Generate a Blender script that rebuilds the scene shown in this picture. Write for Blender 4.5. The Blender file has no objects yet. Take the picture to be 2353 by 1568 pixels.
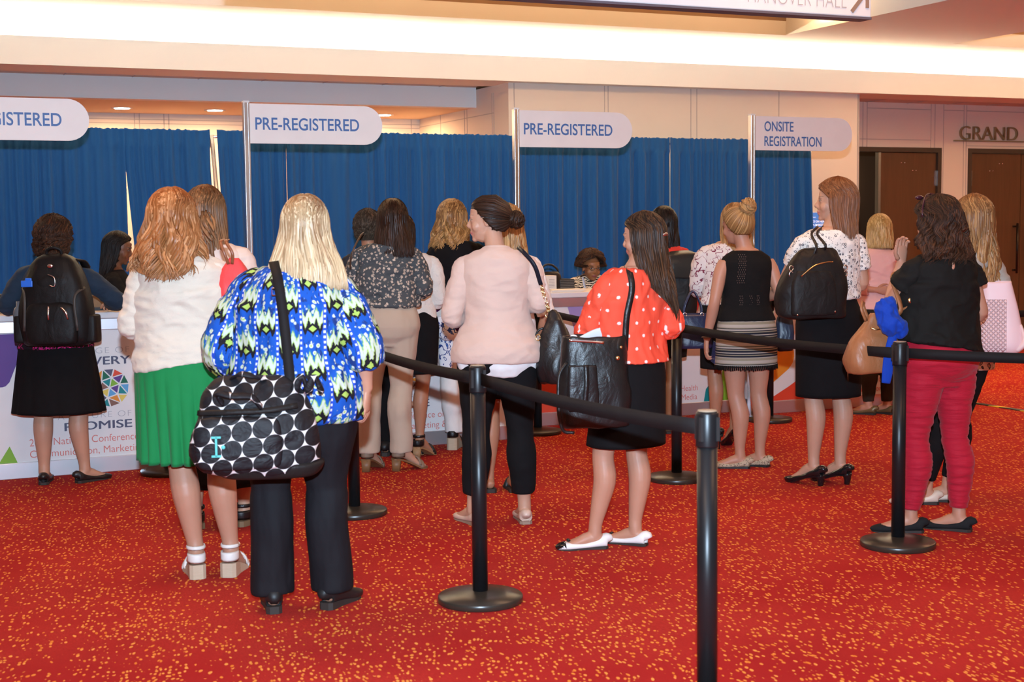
import bpy, bmesh, math, random
import numpy as np
from mathutils import Vector, Matrix

SC = bpy.context.scene
COL = SC.collection
PI = math.pi
R_ = math.radians
random.seed(7)
RNG = np.random.default_rng(7)

# ------------------------------------------------------------------ camera
IMG_W, IMG_H, FPX = 2353.0, 1568.0, 3268.0
YAW, PITCH, ROLL, EYE = 24.0, 4.65, 0.63, 1.6
_a, _p, _r = R_(YAW), R_(PITCH), R_(ROLL)
_f0 = Vector((math.sin(_a), math.cos(_a), 0)); _rt = Vector((math.cos(_a), -math.sin(_a), 0)); _up = Vector((0, 0, 1))
FWD = _f0 * math.cos(_p) - _up * math.sin(_p)
_u = _up * math.cos(_p) + _f0 * math.sin(_p)
RGT = _rt * math.cos(_r) - _u * math.sin(_r)
UPV = _u * math.cos(_r) + _rt * math.sin(_r)
CAM = Vector((0, 0, EYE))
cd = bpy.data.cameras.new('camera'); cam = bpy.data.objects.new('camera', cd); COL.objects.link(cam)
cam.matrix_world = Matrix(((RGT.x, UPV.x, -FWD.x, CAM.x), (RGT.y, UPV.y, -FWD.y, CAM.y), (RGT.z, UPV.z, -FWD.z, CAM.z), (0, 0, 0, 1)))
cd.sensor_width = 36.0; cd.lens = FPX / IMG_W * 36.0; cd.clip_start = 0.05; cd.clip_end = 100
cd.dof.use_dof = True; cd.dof.focus_distance = 9.0; cd.dof.aperture_fstop = 5.0
SC.camera = cam

def view_ray(px, py):
    return FWD + RGT * ((px - IMG_W / 2) / FPX) - UPV * ((py - IMG_H / 2) / FPX)
def floor_at(px, py, z=0.0):           # point of the level z seen at this place of the photograph
    d = view_ray(px, py); return CAM + d * ((z - CAM.z) / d.z)
def plane_at(px, py, Y):               # point of the upright plane y = Y
    d = view_ray(px, py); return CAM + d * ((Y - CAM.y) / d.y)

# ------------------------------------------------------------------ light and exposure
SC.view_settings.view_transform = 'Standard'; SC.view_settings.look = 'None'
SC.view_settings.gamma = 1.0; SC.view_settings.use_curve_mapping = False
SC.view_settings.exposure = -0.18
WARM = (1.0, 0.58, 0.29)
w = bpy.data.worlds.new('lobby_ambient'); SC.world = w; w.use_nodes = True
w.node_tree.nodes['Background'].inputs[0].default_value = (1.0, 0.64, 0.36, 1)
w.node_tree.nodes['Background'].inputs[1].default_value = 0.17

def area(name, loc, sx, sy, power, color, target=None):
    d = bpy.data.lights.new(name, 'AREA'); d.shape = 'RECTANGLE'; d.size = sx; d.size_y = sy; d.energy = power; d.color = color
    o = bpy.data.objects.new(name, d); COL.objects.link(o); o.location = loc
    if target is not None:
        o.rotation_euler = (Vector(target) - Vector(loc)).to_track_quat('-Z', 'Y').to_euler()
    return o
for _i, (_x, _y) in enumerate(((0.2, 2.5), (4.2, 2.5), (8.2, 2.5), (0.6, 6.6), (4.6, 6.6), (8.8, 6.6), (12.6, 9.6), (9.6, 10.6))):
    area('ceiling_lamp_light', (_x, _y, 3.36), 1.2, 1.2, 44, WARM)
_fl = area('camera_flash_light', CAM + Vector((0, 0, 0.30)) - FWD * 0.05, 0.07, 0.05, 365, (0.58, 0.78, 1.0), CAM + FWD * 9 + Vector((0, 0, 0.35)))
_fl.data.spread = R_(120)

# ------------------------------------------------------------------ object helpers
def link(name, me, parent=None):
    o = bpy.data.objects.new(name, me); COL.objects.link(o)
    if parent is not None: o.parent = parent
    return o
def tag(o, label=None, cat=None, group=None, kind=None):
    if label: o['label'] = label
    if cat: o['category'] = cat
    if group: o['group'] = group
    if kind: o['kind'] = kind
    return o
def empty(name, loc, rz=0.0):
    o = bpy.data.objects.new(name, None); COL.objects.link(o); o.empty_display_size = 0.1
    o.location = loc; o.rotation_euler = (0, 0, rz); return o

class MB:
    def __init__(s): s.V = []; s.F = []; s.MI = []; s.mi = 0
    def add(s, V, F):
        b = len(s.V); s.V.extend([tuple(v) for v in V]); s.F.extend([tuple(i + b for i in f) for f in F]); s.MI.extend([s.mi] * len(F)); return s
    def box(s, x0, x1, y0, y1, z0, z1):
        V = [(x, y, z) for z in (z0, z1) for y in (y0, y1) for x in (x0, x1)]
        return s.add(V, [(0, 2, 3, 1), (4, 5, 7, 6), (0, 1, 5, 4), (2, 6, 7, 3), (0, 4, 6, 2), (1, 3, 7, 5)])
    def tube(s, pts, rad, seg=10, ref=None, power=2.0, res=0, caps=True):
        V, F = tube(pts, rad, seg, ref, power, res, caps); return s.add(V, F)
    def ell(s, c, r, seg=14, rot=None):
        V, F = ell(c, r, seg, rot); return s.add(V, F)
    def lathe(s, prof, c=(0, 0, 0), seg=32):
        V = []; F = []
        n = len(prof)
        for k in range(seg):
            t = 2 * PI * k / seg
            for (r, z) in prof: V.append((c[0] + r * math.cos(t), c[1] + r * math.sin(t), c[2] + z))
        for k in range(seg):
            k2 = (k + 1) % seg
            for j in range(n - 1): F.append((k * n + j, k2 * n + j, k2 * n + j + 1, k * n + j + 1))
        F.append(tuple(k * n for k in reversed(range(seg)))); F.append(tuple(k * n + n - 1 for k in range(seg)))
        return s.add(V, F)
    def ribbon(s, pts, wdt, th, nrm, res=0):
        # flat band along pts; nrm = direction the flat side looks at
        P = resample(pts, res) if res else np.array(pts, float)
        n = len(P); V = []; F = []
        N = Vector(nrm).normalized()
        for i in range(n):
            t = Vector(P[min(i + 1, n - 1)] - P[max(i - 1, 0)]).normalized()
            sd = t.cross(N).normalized(); nn = sd.cross(t).normalized()
            for a, b in ((-1, -1), (1, -1), (1, 1), (-1, 1)):
                V.append(Vector(P[i]) + sd * (a * wdt / 2) + nn * (b * th / 2))
        for i in range(n - 1):
            for j in range(4):
                F.append((i * 4 + j, i * 4 + (j + 1) % 4, i * 4 + 4 + (j + 1) % 4, i * 4 + 4 + j))
        F.append((3, 2, 1, 0)); F.append(tuple((n - 1) * 4 + j for j in range(4)))
        return s.add(V, F)
    def build(s, name, mats, parent=None, smooth=True, bevel=0.0):
        me = bpy.data.meshes.new(name); me.from_pydata([tuple(v) for v in s.V], [], s.F)
        if not isinstance(mats, (list, tuple)): mats = [mats]
        for m in mats: me.materials.append(m)
        if len(mats) > 1: me.polygons.foreach_set('material_index', s.MI)
        if smooth: me.polygons.foreach_set('use_smooth', [True] * len(me.polygons))
        me.update()
        o = link(name, me, parent)
        if bevel:
            b = o.modifiers.new('bevel', 'BEVEL'); b.width = bevel; b.segments = 2; b.limit_method = 'ANGLE'; b.angle_limit = R_(40)
        return o

def resample(pts, n):
    P = np.array(pts, float)
    if len(P) < 3:
        t = np.linspace(0, 1, n)[:, None]; return P[0] * (1 - t) + P[-1] * t
    Q = np.vstack([2 * P[0] - P[1], P, 2 * P[-1] - P[-2]])
    out = []; m = len(P) - 1
    for u in np.linspace(0, m, n):
        i = min(int(u), m - 1); t = u - i
        a, b, c, d = Q[i], Q[i + 1], Q[i + 2], Q[i + 3]
        out.append(0.5 * (2 * b + (c - a) * t + (2 * a - 5 * b + 4 * c - d) * t * t + (3 * b - a - 3 * c + d) * t ** 3))
    return np.array(out)

def tube(pts, rad, seg=12, ref=None, power=2.0, res=0, caps=True):
    P = np.array(pts, float)
    rr = np.array([(r, r) if np.isscalar(r) else tuple(r) for r in rad], float)
    if res:
        rr2 = resample(np.hstack([rr, np.zeros((len(rr), 1))]), res)[:, :2]; rr = np.maximum(rr2, 1e-4); P = resample(P, res)
    n = len(P)
    T = np.zeros_like(P); T[1:-1] = P[2:] - P[:-2]; T[0] = P[1] - P[0]; T[-1] = P[-1] - P[-2]
    T /= np.linalg.norm(T, axis=1)[:, None] + 1e-12
    rf = np.array(ref if ref is not None else (1, 0, 0), float)
    if abs(T[0] @ rf) > 0.95: rf = np.array((0, 1, 0), float)
    V = []; u = rf
    ang = np.arange(seg) * 2 * PI / seg
    ca, sa = np.cos(ang), np.sin(ang)
    if power != 2.0:
        ca = np.sign(ca) * np.abs(ca) ** (2 / power); sa = np.sign(sa) * np.abs(sa) ** (2 / power)
    for i in range(n):
        u = u - T[i] * (u @ T[i]); u /= np.linalg.norm(u) + 1e-12
        v = np.cross(T[i], u)
        V.append(P[i] + np.outer(ca * rr[i, 0], u) + np.outer(sa * rr[i, 1], v))
    V = np.vstack(V); F = []
    for i in range(n - 1):
        for j in range(seg):
            k = (j + 1) % seg
            F.append((i * seg + j, i * seg + k, (i + 1) * seg + k, (i + 1) * seg + j))
    if caps:
        F.append(tuple(reversed(range(seg)))); F.append(tuple((n - 1) * seg + j for j in range(seg)))
    return V.tolist(), F

def ell(c, r, seg=14, rot=None):
    c = Vector(c); M = rot.to_matrix() if rot is not None else None
    V = []; F = []; nl = max(6, seg // 2 + 1)
    r = (r, r, r) if np.isscalar(r) else r
    for i in range(1, nl):
        t = PI * i / nl
        for j in range(seg):
            a = 2 * PI * j / seg
            v = Vector((r[0] * math.sin(t) * math.cos(a), r[1] * math.sin(t) * math.sin(a), r[2] * math.cos(t)))
            if M is not None: v = M @ v
            V.append(c + v)
    tp = len(V)
    for sg in (1, -1):
        v = Vector((0, 0, sg * r[2]))
        if M is not None: v = M @ v
        V.append(c + v)
    for i in range(nl - 2):
        for j in range(seg):
            k = (j + 1) % seg
            F.append((i * seg + j, (i + 1) * seg + j, (i + 1) * seg + k, i * seg + k))
    for j in range(seg):
        k = (j + 1) % seg
        F.append((tp, j, k)); b = (nl - 2) * seg; F.append((tp + 1, b + k, b + j))
    return V, F

def rings(rg, seg=32, fold=None, power=2.0, caps=True):
    """stack of level rings (z, rx, ry, cx, cy) -> V, F ; fold(theta, t) multiplies the radius"""
    V = []; F = []; n = len(rg)
    for i, g in enumerate(rg):
        z, rx, ry = g[:3]; cx = g[3] if len(g) > 3 else 0; cy = g[4] if len(g) > 4 else 0
        for j in range(seg):
            a = 2 * PI * j / seg; c, s_ = math.cos(a), math.sin(a)
            if power != 2.0:
                c = math.copysign(abs(c) ** (2 / power), c); s_ = math.copysign(abs(s_) ** (2 / power), s_)
            k = fold(a, i / (n - 1)) if fold else 1.0
            V.append((cx + rx * c * k, cy + ry * s_ * k, z))
    for i in range(n - 1):
        for j in range(seg):
            k = (j + 1) % seg
            F.append((i * seg + j, i * seg + k, (i + 1) * seg + k, (i + 1) * seg + j))
    if caps:
        F.append(tuple(reversed(range(seg)))); F.append(tuple((n - 1) * seg + j for j in range(seg)))
    return V, F

def interp_rings(rg, n):
    A = np.array([tuple(g) + (0,) * (5 - len(g)) for g in rg], float)
    B = resample(A[:, :3], n); C = resample(np.hstack([A[:, 3:], A[:, :1]]), n)
    return [(B[i, 0], max(B[i, 1], 1e-3), max(B[i, 2], 1e-3), C[i, 0], C[i, 1]) for i in range(n)]

# ------------------------------------------------------------------ numpy value noise and fusing of volumes
_perm = RNG.random((64, 64, 64)).astype(np.float32)
def vnoise(p):
    p = np.asarray(p, float); i = np.floor(p).astype(int); f = p - i; f = f * f * (3 - 2 * f)
    r = 0
    for dx in (0, 1):
        for dy in (0, 1):
            for dz in (0, 1):
                wgt = (f[:, 0] if dx else 1 - f[:, 0]) * (f[:, 1] if dy else 1 - f[:, 1]) * (f[:, 2] if dz else 1 - f[:, 2])
                r = r + wgt * _perm[(i[:, 0] + dx) & 63, (i[:, 1] + dy) & 63, (i[:, 2] + dz) & 63]
    return r * 2 - 1

def fuse(V, F, voxel, smooth=4):
    """one continuous skin around a set of overlapping closed volumes"""
    me = bpy.data.meshes.new('tmp'); me.from_pydata([tuple(v) for v in V], [], F)
    o = bpy.data.objects.new('tmp', me); COL.objects.link(o)
    m = o.modifiers.new('r', 'REMESH'); m.mode = 'VOXEL'; m.voxel_size = voxel; m.use_smooth_shade = True
    if smooth:
        s = o.modifiers.new('s', 'SMOOTH'); s.factor = 0.5; s.iterations = smooth
    dg = bpy.context.evaluated_depsgraph_get()
    out = bpy.data.meshes.new_from_object(o.evaluated_get(dg))
    bpy.data.objects.remove(o); bpy.data.meshes.remove(me)
    return out
def coords(me):
    a = np.empty(len(me.vertices) * 3, np.float32); me.vertices.foreach_get('co', a); return a.reshape(-1, 3).astype(float)
def normals(me):
    a = np.empty(len(me.vertices) * 3, np.float32); me.vertices.foreach_get('normal', a); return a.reshape(-1, 3).astype(float)
def setco(me, a):
    me.vertices.foreach_set('co', a.astype(np.float32).ravel()); me.update()
def smooth_shade(me):
    me.polygons.foreach_set('use_smooth', [True] * len(me.polygons))
def wrinkle(me, amp, scale, seed=0, ridge=False):
    c = coords(me); n = normals(me)
    q = c * np.array(scale) + seed * 7.31
    q = q + 0.35 * np.stack([vnoise(q * .7 + 31), vnoise(q * .7 + 57), vnoise(q * .7 + 83)], 1)
    v = vnoise(q) + 0.5 * vnoise(q * 2.1 + 5)
    if ridge: v = 0.6 - np.abs(v) * 1.6
    setco(me, c + n * (amp * v)[:, None])

# ------------------------------------------------------------------ node materials
class G:
    def __init__(s, name, rough=0.6, metal=0.0, spec=0.5):
        s.m = bpy.data.materials.new(name); s.m.use_nodes = True; s.t = s.m.node_tree
        s.b = s.t.nodes['Principled BSDF']
        s.b.inputs['Roughness'].default_value = rough; s.b.inputs['Metallic'].default_value = metal
        s.b.inputs['Specular IOR Level'].default_value = spec
    def n(s, typ, props=None, **ins):
        nd = s.t.nodes.new(typ)
        for k, v in (props or {}).items(): setattr(nd, k, v)
        for k, v in ins.items(): s.put(nd.inputs[k.replace('_', ' ')], v)
        return nd
    def put(s, sock, v):
        if hasattr(v, 'is_output') or isinstance(v, bpy.types.NodeSocket): s.t.links.new(v, sock)
        else:
            if isinstance(v, (tuple, list)) and len(v) == 3 and sock.type == 'RGBA': v = tuple(v) + (1,)
            sock.default_value = v
    def co(s, kind='Object'):
        return s.n('ShaderNodeTexCoord').outputs[kind]
    def attr(s, name, out='Vector'):
        return s.n('ShaderNodeAttribute', {'attribute_name': name}).outputs[out]
    def math(s, op, a, b=0.0, c=0.0):
        nd = s.t.nodes.new('ShaderNodeMath'); nd.operation = op
        for i, v in enumerate((a, b, c)): s.put(nd.inputs[i], v)
        return nd.outputs[0]
    def vm(s, op, a, b=(0, 0, 0)):
        nd = s.t.nodes.new('ShaderNodeVectorMath'); nd.operation = op
        s.put(nd.inputs[0], a)
        if op == 'SCALE': s.put(nd.inputs['Scale'], b)
        else: s.put(nd.inputs[1], b)
        return nd.outputs['Value'] if op in ('LENGTH', 'DISTANCE', 'DOT_PRODUCT') else nd.outputs['Vector']
    def sep(s, v):
        nd = s.n('ShaderNodeSeparateXYZ'); s.put(nd.inputs[0], v); return nd.outputs[0], nd.outputs[1], nd.outputs[2]
    def xyz(s, x, y, z):
        nd = s.n('ShaderNodeCombineXYZ')
        for i, v in enumerate((x, y, z)): s.put(nd.inputs[i], v)
        return nd.outputs[0]
    def noise(s, vec, scale=5.0, detail=2.0, rough=0.5, dist=0.0, out=0):
        nd = s.n('ShaderNodeTexNoise'); s.put(nd.inputs['Vector'], vec); s.put(nd.inputs['Scale'], scale)
        nd.inputs['Detail'].default_value = detail; nd.inputs['Roughness'].default_value = rough; nd.inputs['Distortion'].default_value = dist
        return nd.outputs[out]
    def vor(s, vec, scale=5.0, rnd=1.0, feat='F1'):
        nd = s.n('ShaderNodeTexVoronoi', {'feature': feat}); s.put(nd.inputs['Vector'], vec); s.put(nd.inputs['Scale'], scale)
        s.put(nd.inputs['Randomness'], rnd); return nd
    def ramp(s, fac, stops, interp='LINEAR'):
        nd = s.n('ShaderNodeValToRGB'); cr = nd.color_ramp; cr.interpolation = interp
        while len(cr.elements) < len(stops): cr.elements.new(0.5)
        for e, (p, c) in zip(cr.elements, stops): e.position = p; e.color = tuple(c) + (1,) if len(c) == 3 else c
        s.put(nd.inputs[0], fac); return nd.outputs[0]
    def step(s, a, lo, hi):
        nd = s.n('ShaderNodeMapRange', {'interpolation_type': 'SMOOTHSTEP'}); s.put(nd.inputs[0], a)
        nd.inputs[1].default_value = lo; nd.inputs[2].default_value = hi; return nd.outputs[0]
    def mix(s, f, a, b):
        nd = s.n('ShaderNodeMix', {'data_type': 'RGBA'}); s.put(nd.inputs[0], f); s.put(nd.inputs[6], a); s.put(nd.inputs[7], b); return nd.outputs[2]
    def bump(s, h, strength=0.3, dist=0.01):
        nd = s.n('ShaderNodeBump'); nd.inputs['Strength'].default_value = strength; nd.inputs['Distance'].default_value = dist
        s.put(nd.inputs['Height'], h); s.t.links.new(nd.outputs[0], s.b.inputs['Normal'])
    def color(s, c): s.put(s.b.inputs['Base Color'], c); return s.m

def plain(name, c, rough=0.5, metal=0.0, spec=0.4, coat=0.0):
    g = G(name, rough, metal, spec); g.b.inputs['Coat Weight'].default_value = coat
    v = g.noise(g.co(), 6.0, 3.0)
    return g.color(g.mix(v, tuple(x * 0.95 for x in c), tuple(min(1, x * 1.05) for x in c)))
def emis(name, c, st):
    g = G(name); g.put(g.b.inputs['Emission Color'], c); g.b.inputs['Emission Strength'].default_value = st; return g.color(c)
def cloth(name, c, rough=0.85, var=0.12, wr=0.5, weave=0.15, sheen=0.08, wscale=(9, 9, 5)):
    g = G(name, rough, 0, 0.15); o = g.co()
    v = g.noise(o, 14.0, 4.0)
    col = g.mix(v, tuple(x * (1 - var) for x in c), tuple(min(1, x * (1 + var)) for x in c))
    cloth_bump(g, o, wr, weave, wscale)
    g.b.inputs['Sheen Weight'].default_value = sheen if max(c) > 0.05 else 0.0; g.b.inputs['Sheen Roughness'].default_value = 0.5
    return g.color(col)
def cloth_bump(g, o, wr=0.5, weave=0.15, wscale=(9, 9, 5)):
    a = g.noise(g.vm('MULTIPLY', o, wscale), 1.0, 3.0, 0.5, 0.6)
    b = g.noise(o, 420.0, 1.0)
    g.bump(g.math('ADD', g.math('MULTIPLY', a, wr), g.math('MULTIPLY', b, weave * 0.2)), 0.6, 0.02)
# ------------------------------------------------------------------ setting: room shell
def mat_carpet():
    g = G('carpet_red_speckle', 0.95, 0, 0.1); o = g.co()
    warp = g.vm('ADD', o, g.vm('SCALE', g.vm('SUBTRACT', g.noise(o, 3.0, 2.0, out=1), (0.5, 0.5, 0.5)), 0.10))
    rt = g.n('ShaderNodeVectorRotate', {'rotation_type': 'Z_AXIS'}); g.put(rt.inputs['Vector'], warp); rt.inputs['Angle'].default_value = R_(14)
    sc = g.vm('MULTIPLY', rt.outputs[0], (58, 25, 0))
    v = g.vor(sc, 1.0, 0.8)
    r1, r2, r3 = g.sep(v.outputs['Color'])
    dens = g.math('MULTIPLY_ADD', g.noise(o, 2.6, 3.0, 0.6), 1.75, -0.16)
    on = g.math('LESS_THAN', r1, dens)
    dot = g.math('MULTIPLY', on, g.math('SUBTRACT', 1.0, g.step(v.outputs['Distance'], 0.31, 0.40)))
    st = g.noise(g.vm('MULTIPLY', warp, (160, 40, 1)), 1.0, 2.0)
    base = g.mix(st, (0.28, 0.014, 0.012), (0.58, 0.042, 0.028))
    base = g.mix(g.step(g.noise(o, 1.1, 3.0), 0.35, 0.7), base, (0.36, 0.014, 0.013))
    dc = g.mix(r2, (0.72, 0.20, 0.025), (0.85, 0.34, 0.07))
    g.bump(g.math('ADD', g.math('MULTIPLY', dot, 0.6), g.noise(o, 320.0, 2.0)), 0.5, 0.004)
    return g.color(g.mix(dot, base, dc))
def mat_wall(name, c, grain=0.03):
    g = G(name, 0.75, 0, 0.25); o = g.co(); v = g.noise(o, 3.0, 4.0)
    g.bump(g.noise(o, 260.0, 2.0), 0.08, 0.003)
    return g.color(g.mix(v, tuple(x * (1 - grain) for x in c), tuple(x * (1 + grain) for x in c)))
def mat_wood(name, c1, c2, sc=(14, 14, 0.9), rough=0.4):
    g = G(name, rough, 0, 0.4); o = g.co()
    v = g.noise(g.vm('MULTIPLY', o, sc), 1.0, 5.0, 0.6, 1.2)
    f = g.noise(g.vm('MULTIPLY', o, (120, 120, 5)), 1.0, 2.0)
    return g.color(g.mix(g.math('ADD', g.math('MULTIPLY', v, 0.75), g.math('MULTIPLY', f, 0.25)), c1, c2))
M_wall = mat_wall('painted_wall_panel', (0.70, 0.63, 0.55))
M_groove = plain('panel_groove', (0.42, 0.38, 0.36), 0.7)
M_white = mat_wall('white_plaster', (0.82, 0.82, 0.78), 0.015)
M_header = mat_wall('grey_white_plaster', (0.78, 0.77, 0.77), 0.02)
M_tan = mat_wood('tan_ceiling_board', (0.50, 0.31, 0.17), (0.58, 0.38, 0.22), (1.5, 10, 1))
M_door = mat_wood('dark_walnut_veneer', (0.060, 0.027, 0.012), (0.150, 0.068, 0.030))
M_doorfr = mat_wood('dark_bronze_frame', (0.05, 0.035, 0.025), (0.07, 0.05, 0.035))
M_chrome = plain('brushed_aluminium', (0.78, 0.78, 0.80), 0.25, 1.0)
M_blackm = plain('black_satin_metal', (0.008, 0.008, 0.009), 0.36, 0.0, 0.32)
M_brass = plain('bronze_letter_metal', (0.42, 0.36, 0.24), 0.35, 0.9)

def S(name, mb, mats, **k):
    return tag(mb.build(name, mats, smooth=False, **k), kind='structure')

m = MB(); m.add([(-7, -4, 0), (22, -4, 0), (22, 22, 0), (-7, 22, 0)], [(0, 1, 2, 3)]); S('floor', m, mat_carpet())

def panel_wall(name, x0, x1, Y, z0, z1, xs, zs, holes=()):
    """upright wall at y=Y with fine panel seams; holes = (x0,x1,z1) openings down to the floor"""
    m = MB(); cur = x0
    for a, b, h in sorted(holes):
        m.box(cur, a, Y, Y + 0.12, z0, z1); m.box(a, b, Y, Y + 0.12, h, z1); cur = b
    m.box(cur, x1, Y, Y + 0.12, z0, z1); m.mi = 1
    def free(x, z): return not any(a - 0.01 < x < b + 0.01 and z < h for a, b, h in holes)
    for x in xs:
        lo = z0
        for a, b, h in holes:
            if a < x < b: lo = h
        m.box(x - 0.004, x + 0.004, Y - 0.003, Y, lo, z1)
    for (a, b, z) in zs: m.box(a, b, Y - 0.003, Y, z - 0.004, z + 0.004)
    return S(name, m, [M_wall, M_groove])

# alcove behind the drape
panel_wall('wall_back', -5.0, 5.6, 15.05, 0, 2.79, (2.48, 2.53, 2.78, 2.83, 4.9, 5.5), ((-5, 5.6, 2.73), (-5, 5.6, 2.69)))
m = MB(); m.box(5.6, 5.72, 12.72, 15.05, 0, 2.97); m.mi = 1
for y in (12.95, 13.0, 13.65, 13.72, 14.4): m.box(5.597, 5.6, y - 0.004, y + 0.004, 0, 2.9)
m.box(5.597, 5.6, 12.95, 15.05, 2.70, 2.708)
S('wall_left', m, [M_wall, M_groove])
# panelled pier with the signs in front of it, and its short return
panel_wall('wall_front', 5.6, 9.73, 12.6, 0, 2.97, (5.66, 6.64, 6.68, 7.63, 7.70, 8.70), ())
m = MB(); m.box(9.61, 9.73, 12.72, 13.6, 0, 2.97); S('wall_right', m, M_wall)
m = MB(); m.box(9.712, 9.734, 12.594, 12.6, 0, 2.97); S('trim_1', m, M_groove)
# door wall
D1, D2 = (10.00, 11.72, 2.47), (12.13, 13.85, 2.47)
panel_wall('wall_door', 9.61, 18, 13.6, 0, 2.99, (10.16, 10.56, 10.62, 11.56, 11.62, 11.75, 12.06, 12.10, 14.0),
           ((10.2, 11.56, 2.56), (10.62, 11.56, 2.92), (11.75, 12.06, 2.92), (12.1, 14.0, 2.92), (12.1, 14.0, 2.50)), (D1, D2))
# door frames and leaves
def door(n, x0, x1, leaf):
    m = MB(); Y = 13.6
    m.box(x0, x0 + 0.055, Y - 0.012, Y + 0.10, 0, 2.47); m.box(x1 - 0.055, x1, Y - 0.012, Y + 0.10, 0, 2.47); m.box(x0 + 0.055, x1 - 0.055, Y - 0.012, Y + 0.10, 2.415, 2.47)
    fr = S('door_%d' % n, m, M_doorfr)
    for a, b, oy in leaf:
        k = MB(); k.box(a, b, Y + 0.02, Y + 0.065, 0.012, 2.41)
        lf = k.build('door_leaf', M_door, fr, smooth=False)
        h = MB(); xr = b if oy == 'r' else a
        h.box(xr - 0.014, xr + 0.014, Y + 0.004, Y + 0.02, 2.02, 2.20); h.box(xr - 0.014, xr + 0.014, Y + 0.004, Y + 0.02, 0.28, 0.46)
        h.build('hinge', M_chrome, lf, smooth=False)
        h = MB()
        for dx in (-0.52, -0.47, -0.35, -0.30) if oy == 'r' else (0.30, 0.35, 0.45, 0.50):
            h.ell((xr + dx, Y + 0.018, 2.29 if abs(dx) > 0.42 else 2.20), 0.008, 8)
        h.build('screw_cap', M_chrome, lf)
        h = MB(); xa = a + 0.10 if oy == 'r' else b - 0.10
        h.tube([(xa, Y + 0.02, 1.52), (xa, Y - 0.05, 1.52)], (0.012, 0.012), 8); h.tube([(xa, Y + 0.02, 0.98), (xa, Y - 0.05, 0.98)], (0.012, 0.012), 8)
        h.tube([(xa, Y - 0.05, 0.94), (xa, Y - 0.05, 1.56)], (0.015, 0.015), 10)
        h.build('pull_handle', plain('dark_bronze_handle', (0.03, 0.02, 0.015), 0.3, 0.6), lf)
    return fr
dr1 = door(1, 10.00, 11.72, ((10.84, 11.66, 'r'),))
dr2 = door(2, 12.13, 13.85, ((12.19, 12.985, 'l'), (12.995, 13.79, 'r')))
# left leaf of the first door stands open into the hall behind
k = MB(); k.box(10.06, 10.105, 13.68, 14.45, 0.012, 2.41); lf = k.build('open_leaf', M_door, dr1, smooth=False)
k = MB(); k.box(10.055, 10.115, 13.62, 13.672, 0.012, 2.41); k.build('edge_strip', M_chrome, lf, smooth=False)
k = MB(); k.box(10.80, 10.835, 13.61, 13.67, 0.012, 2.41); k.build('edge_strip', M_chrome, dr1, smooth=False)
m = MB(); m.box(9.7, 14.2, 16.2, 16.3, 0, 2.9); S('wall_hall', m, mat_wood('brown_hall_wall', (0.10, 0.055, 0.03), (0.14, 0.08, 0.045)))
sc_ = empty('wall_sconce', (12.12, 16.12, 2.12)); tag(sc_, 'glowing white wall lamp seen through the open door gap', 'lamp')
k = MB(); k.lathe([(0.05, -0.22), (0.07, -0.2), (0.075, 0.2), (0.05, 0.22)], (0, 0, 0), 16); k.build('shade', emis('sconce_glow', (1, 0.88, 0.7), 9.0), sc_)
k = MB(); k.box(-0.03, 0.03, 0.0, 0.085, -0.06, 0.06); k.box(-0.06, 0.06, 0.065, 0.085, -0.3, 0.3); k.build('back_plate', M_brass, sc_, smooth=False)

# soffit beam over the queue, boards above the drape, header, alcove ceiling
m = MB(); m.box(-6, 18, 12.45, 12.62, 2.965, 3.20); m.box(-6, 18, 12.62, 13.0, 2.965, 2.985); m.box(-6, 18, 12.62, 13.2, 3.12, 3.14)
S('trim_2', m, M_white)
m = MB(); m.box(-6, 18, 13.0, 13.75, 2.99, 3.02); m.mi = 1
x = -5.6
while x < 18:
    m.box(x - 0.003, x + 0.003, 13.0, 13.6, 2.986, 2.99); x += 0.6
S('ceiling_board', m, [M_tan, M_groove])
m = MB(); m.box(-6, 5.6, 13.4, 13.55, 2.79, 2.99); S('trim_3', m, M_header)
m = MB(); m.box(-6, 5.6, 13.55, 15.05, 2.79, 2.83); S('ceiling_alcove', m, mat_wall('alcove_ceiling_paint', (0.66, 0.50, 0.36)))
# main ceiling with two raised trays; cove recess behind the beam
M_ceil = mat_wall('ceiling_paint', (0.78, 0.78, 0.72), 0.015)
m = MB(); Z = 3.4
YB = 13.3; Y1 = 11.62; TX = ((-4.0, 8.10), (10.15, 16.5))
m.box(-7, 22, Y1, YB, Z, Z + 0.05)
m.box(8.10, 10.15, -4, Y1, Z, Z + 0.05); m.box(16.5, 22, -4, Y1, Z, Z + 0.05); m.box(-7, -4, -4, Y1, Z, Z + 0.05)
for a, b in TX:
    m.box(a, b, -4, 7.8, Z, Z + 0.05)
    m.box(a - 0.05, b + 0.05, 7.75, Y1 + 0.05, Z + 0.17, Z + 0.21)
    m.box(a, b, Y1, Y1 + 0.03, Z + 0.05, Z + 0.17); m.box(a, b, 7.77, 7.8, Z + 0.05, Z + 0.17)
    m.box(b, b + 0.03, 7.8, Y1, Z + 0.05, Z + 0.17); m.box(a - 0.03, a, 7.8, Y1, Z + 0.05, Z + 0.17)
S('ceiling', m, M_ceil)
m = MB(); m.box(-7, 22, 13.2, 13.3, 3.02, 3.4); S('wall_cove', m, M_white)
m = MB()
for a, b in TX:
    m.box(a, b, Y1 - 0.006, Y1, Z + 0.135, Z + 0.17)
S('slot_shade', m, plain('tray_slot_shadow', (0.30, 0.20, 0.12), 0.8))  # dark strip painted in for the shade of the tray slot
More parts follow.
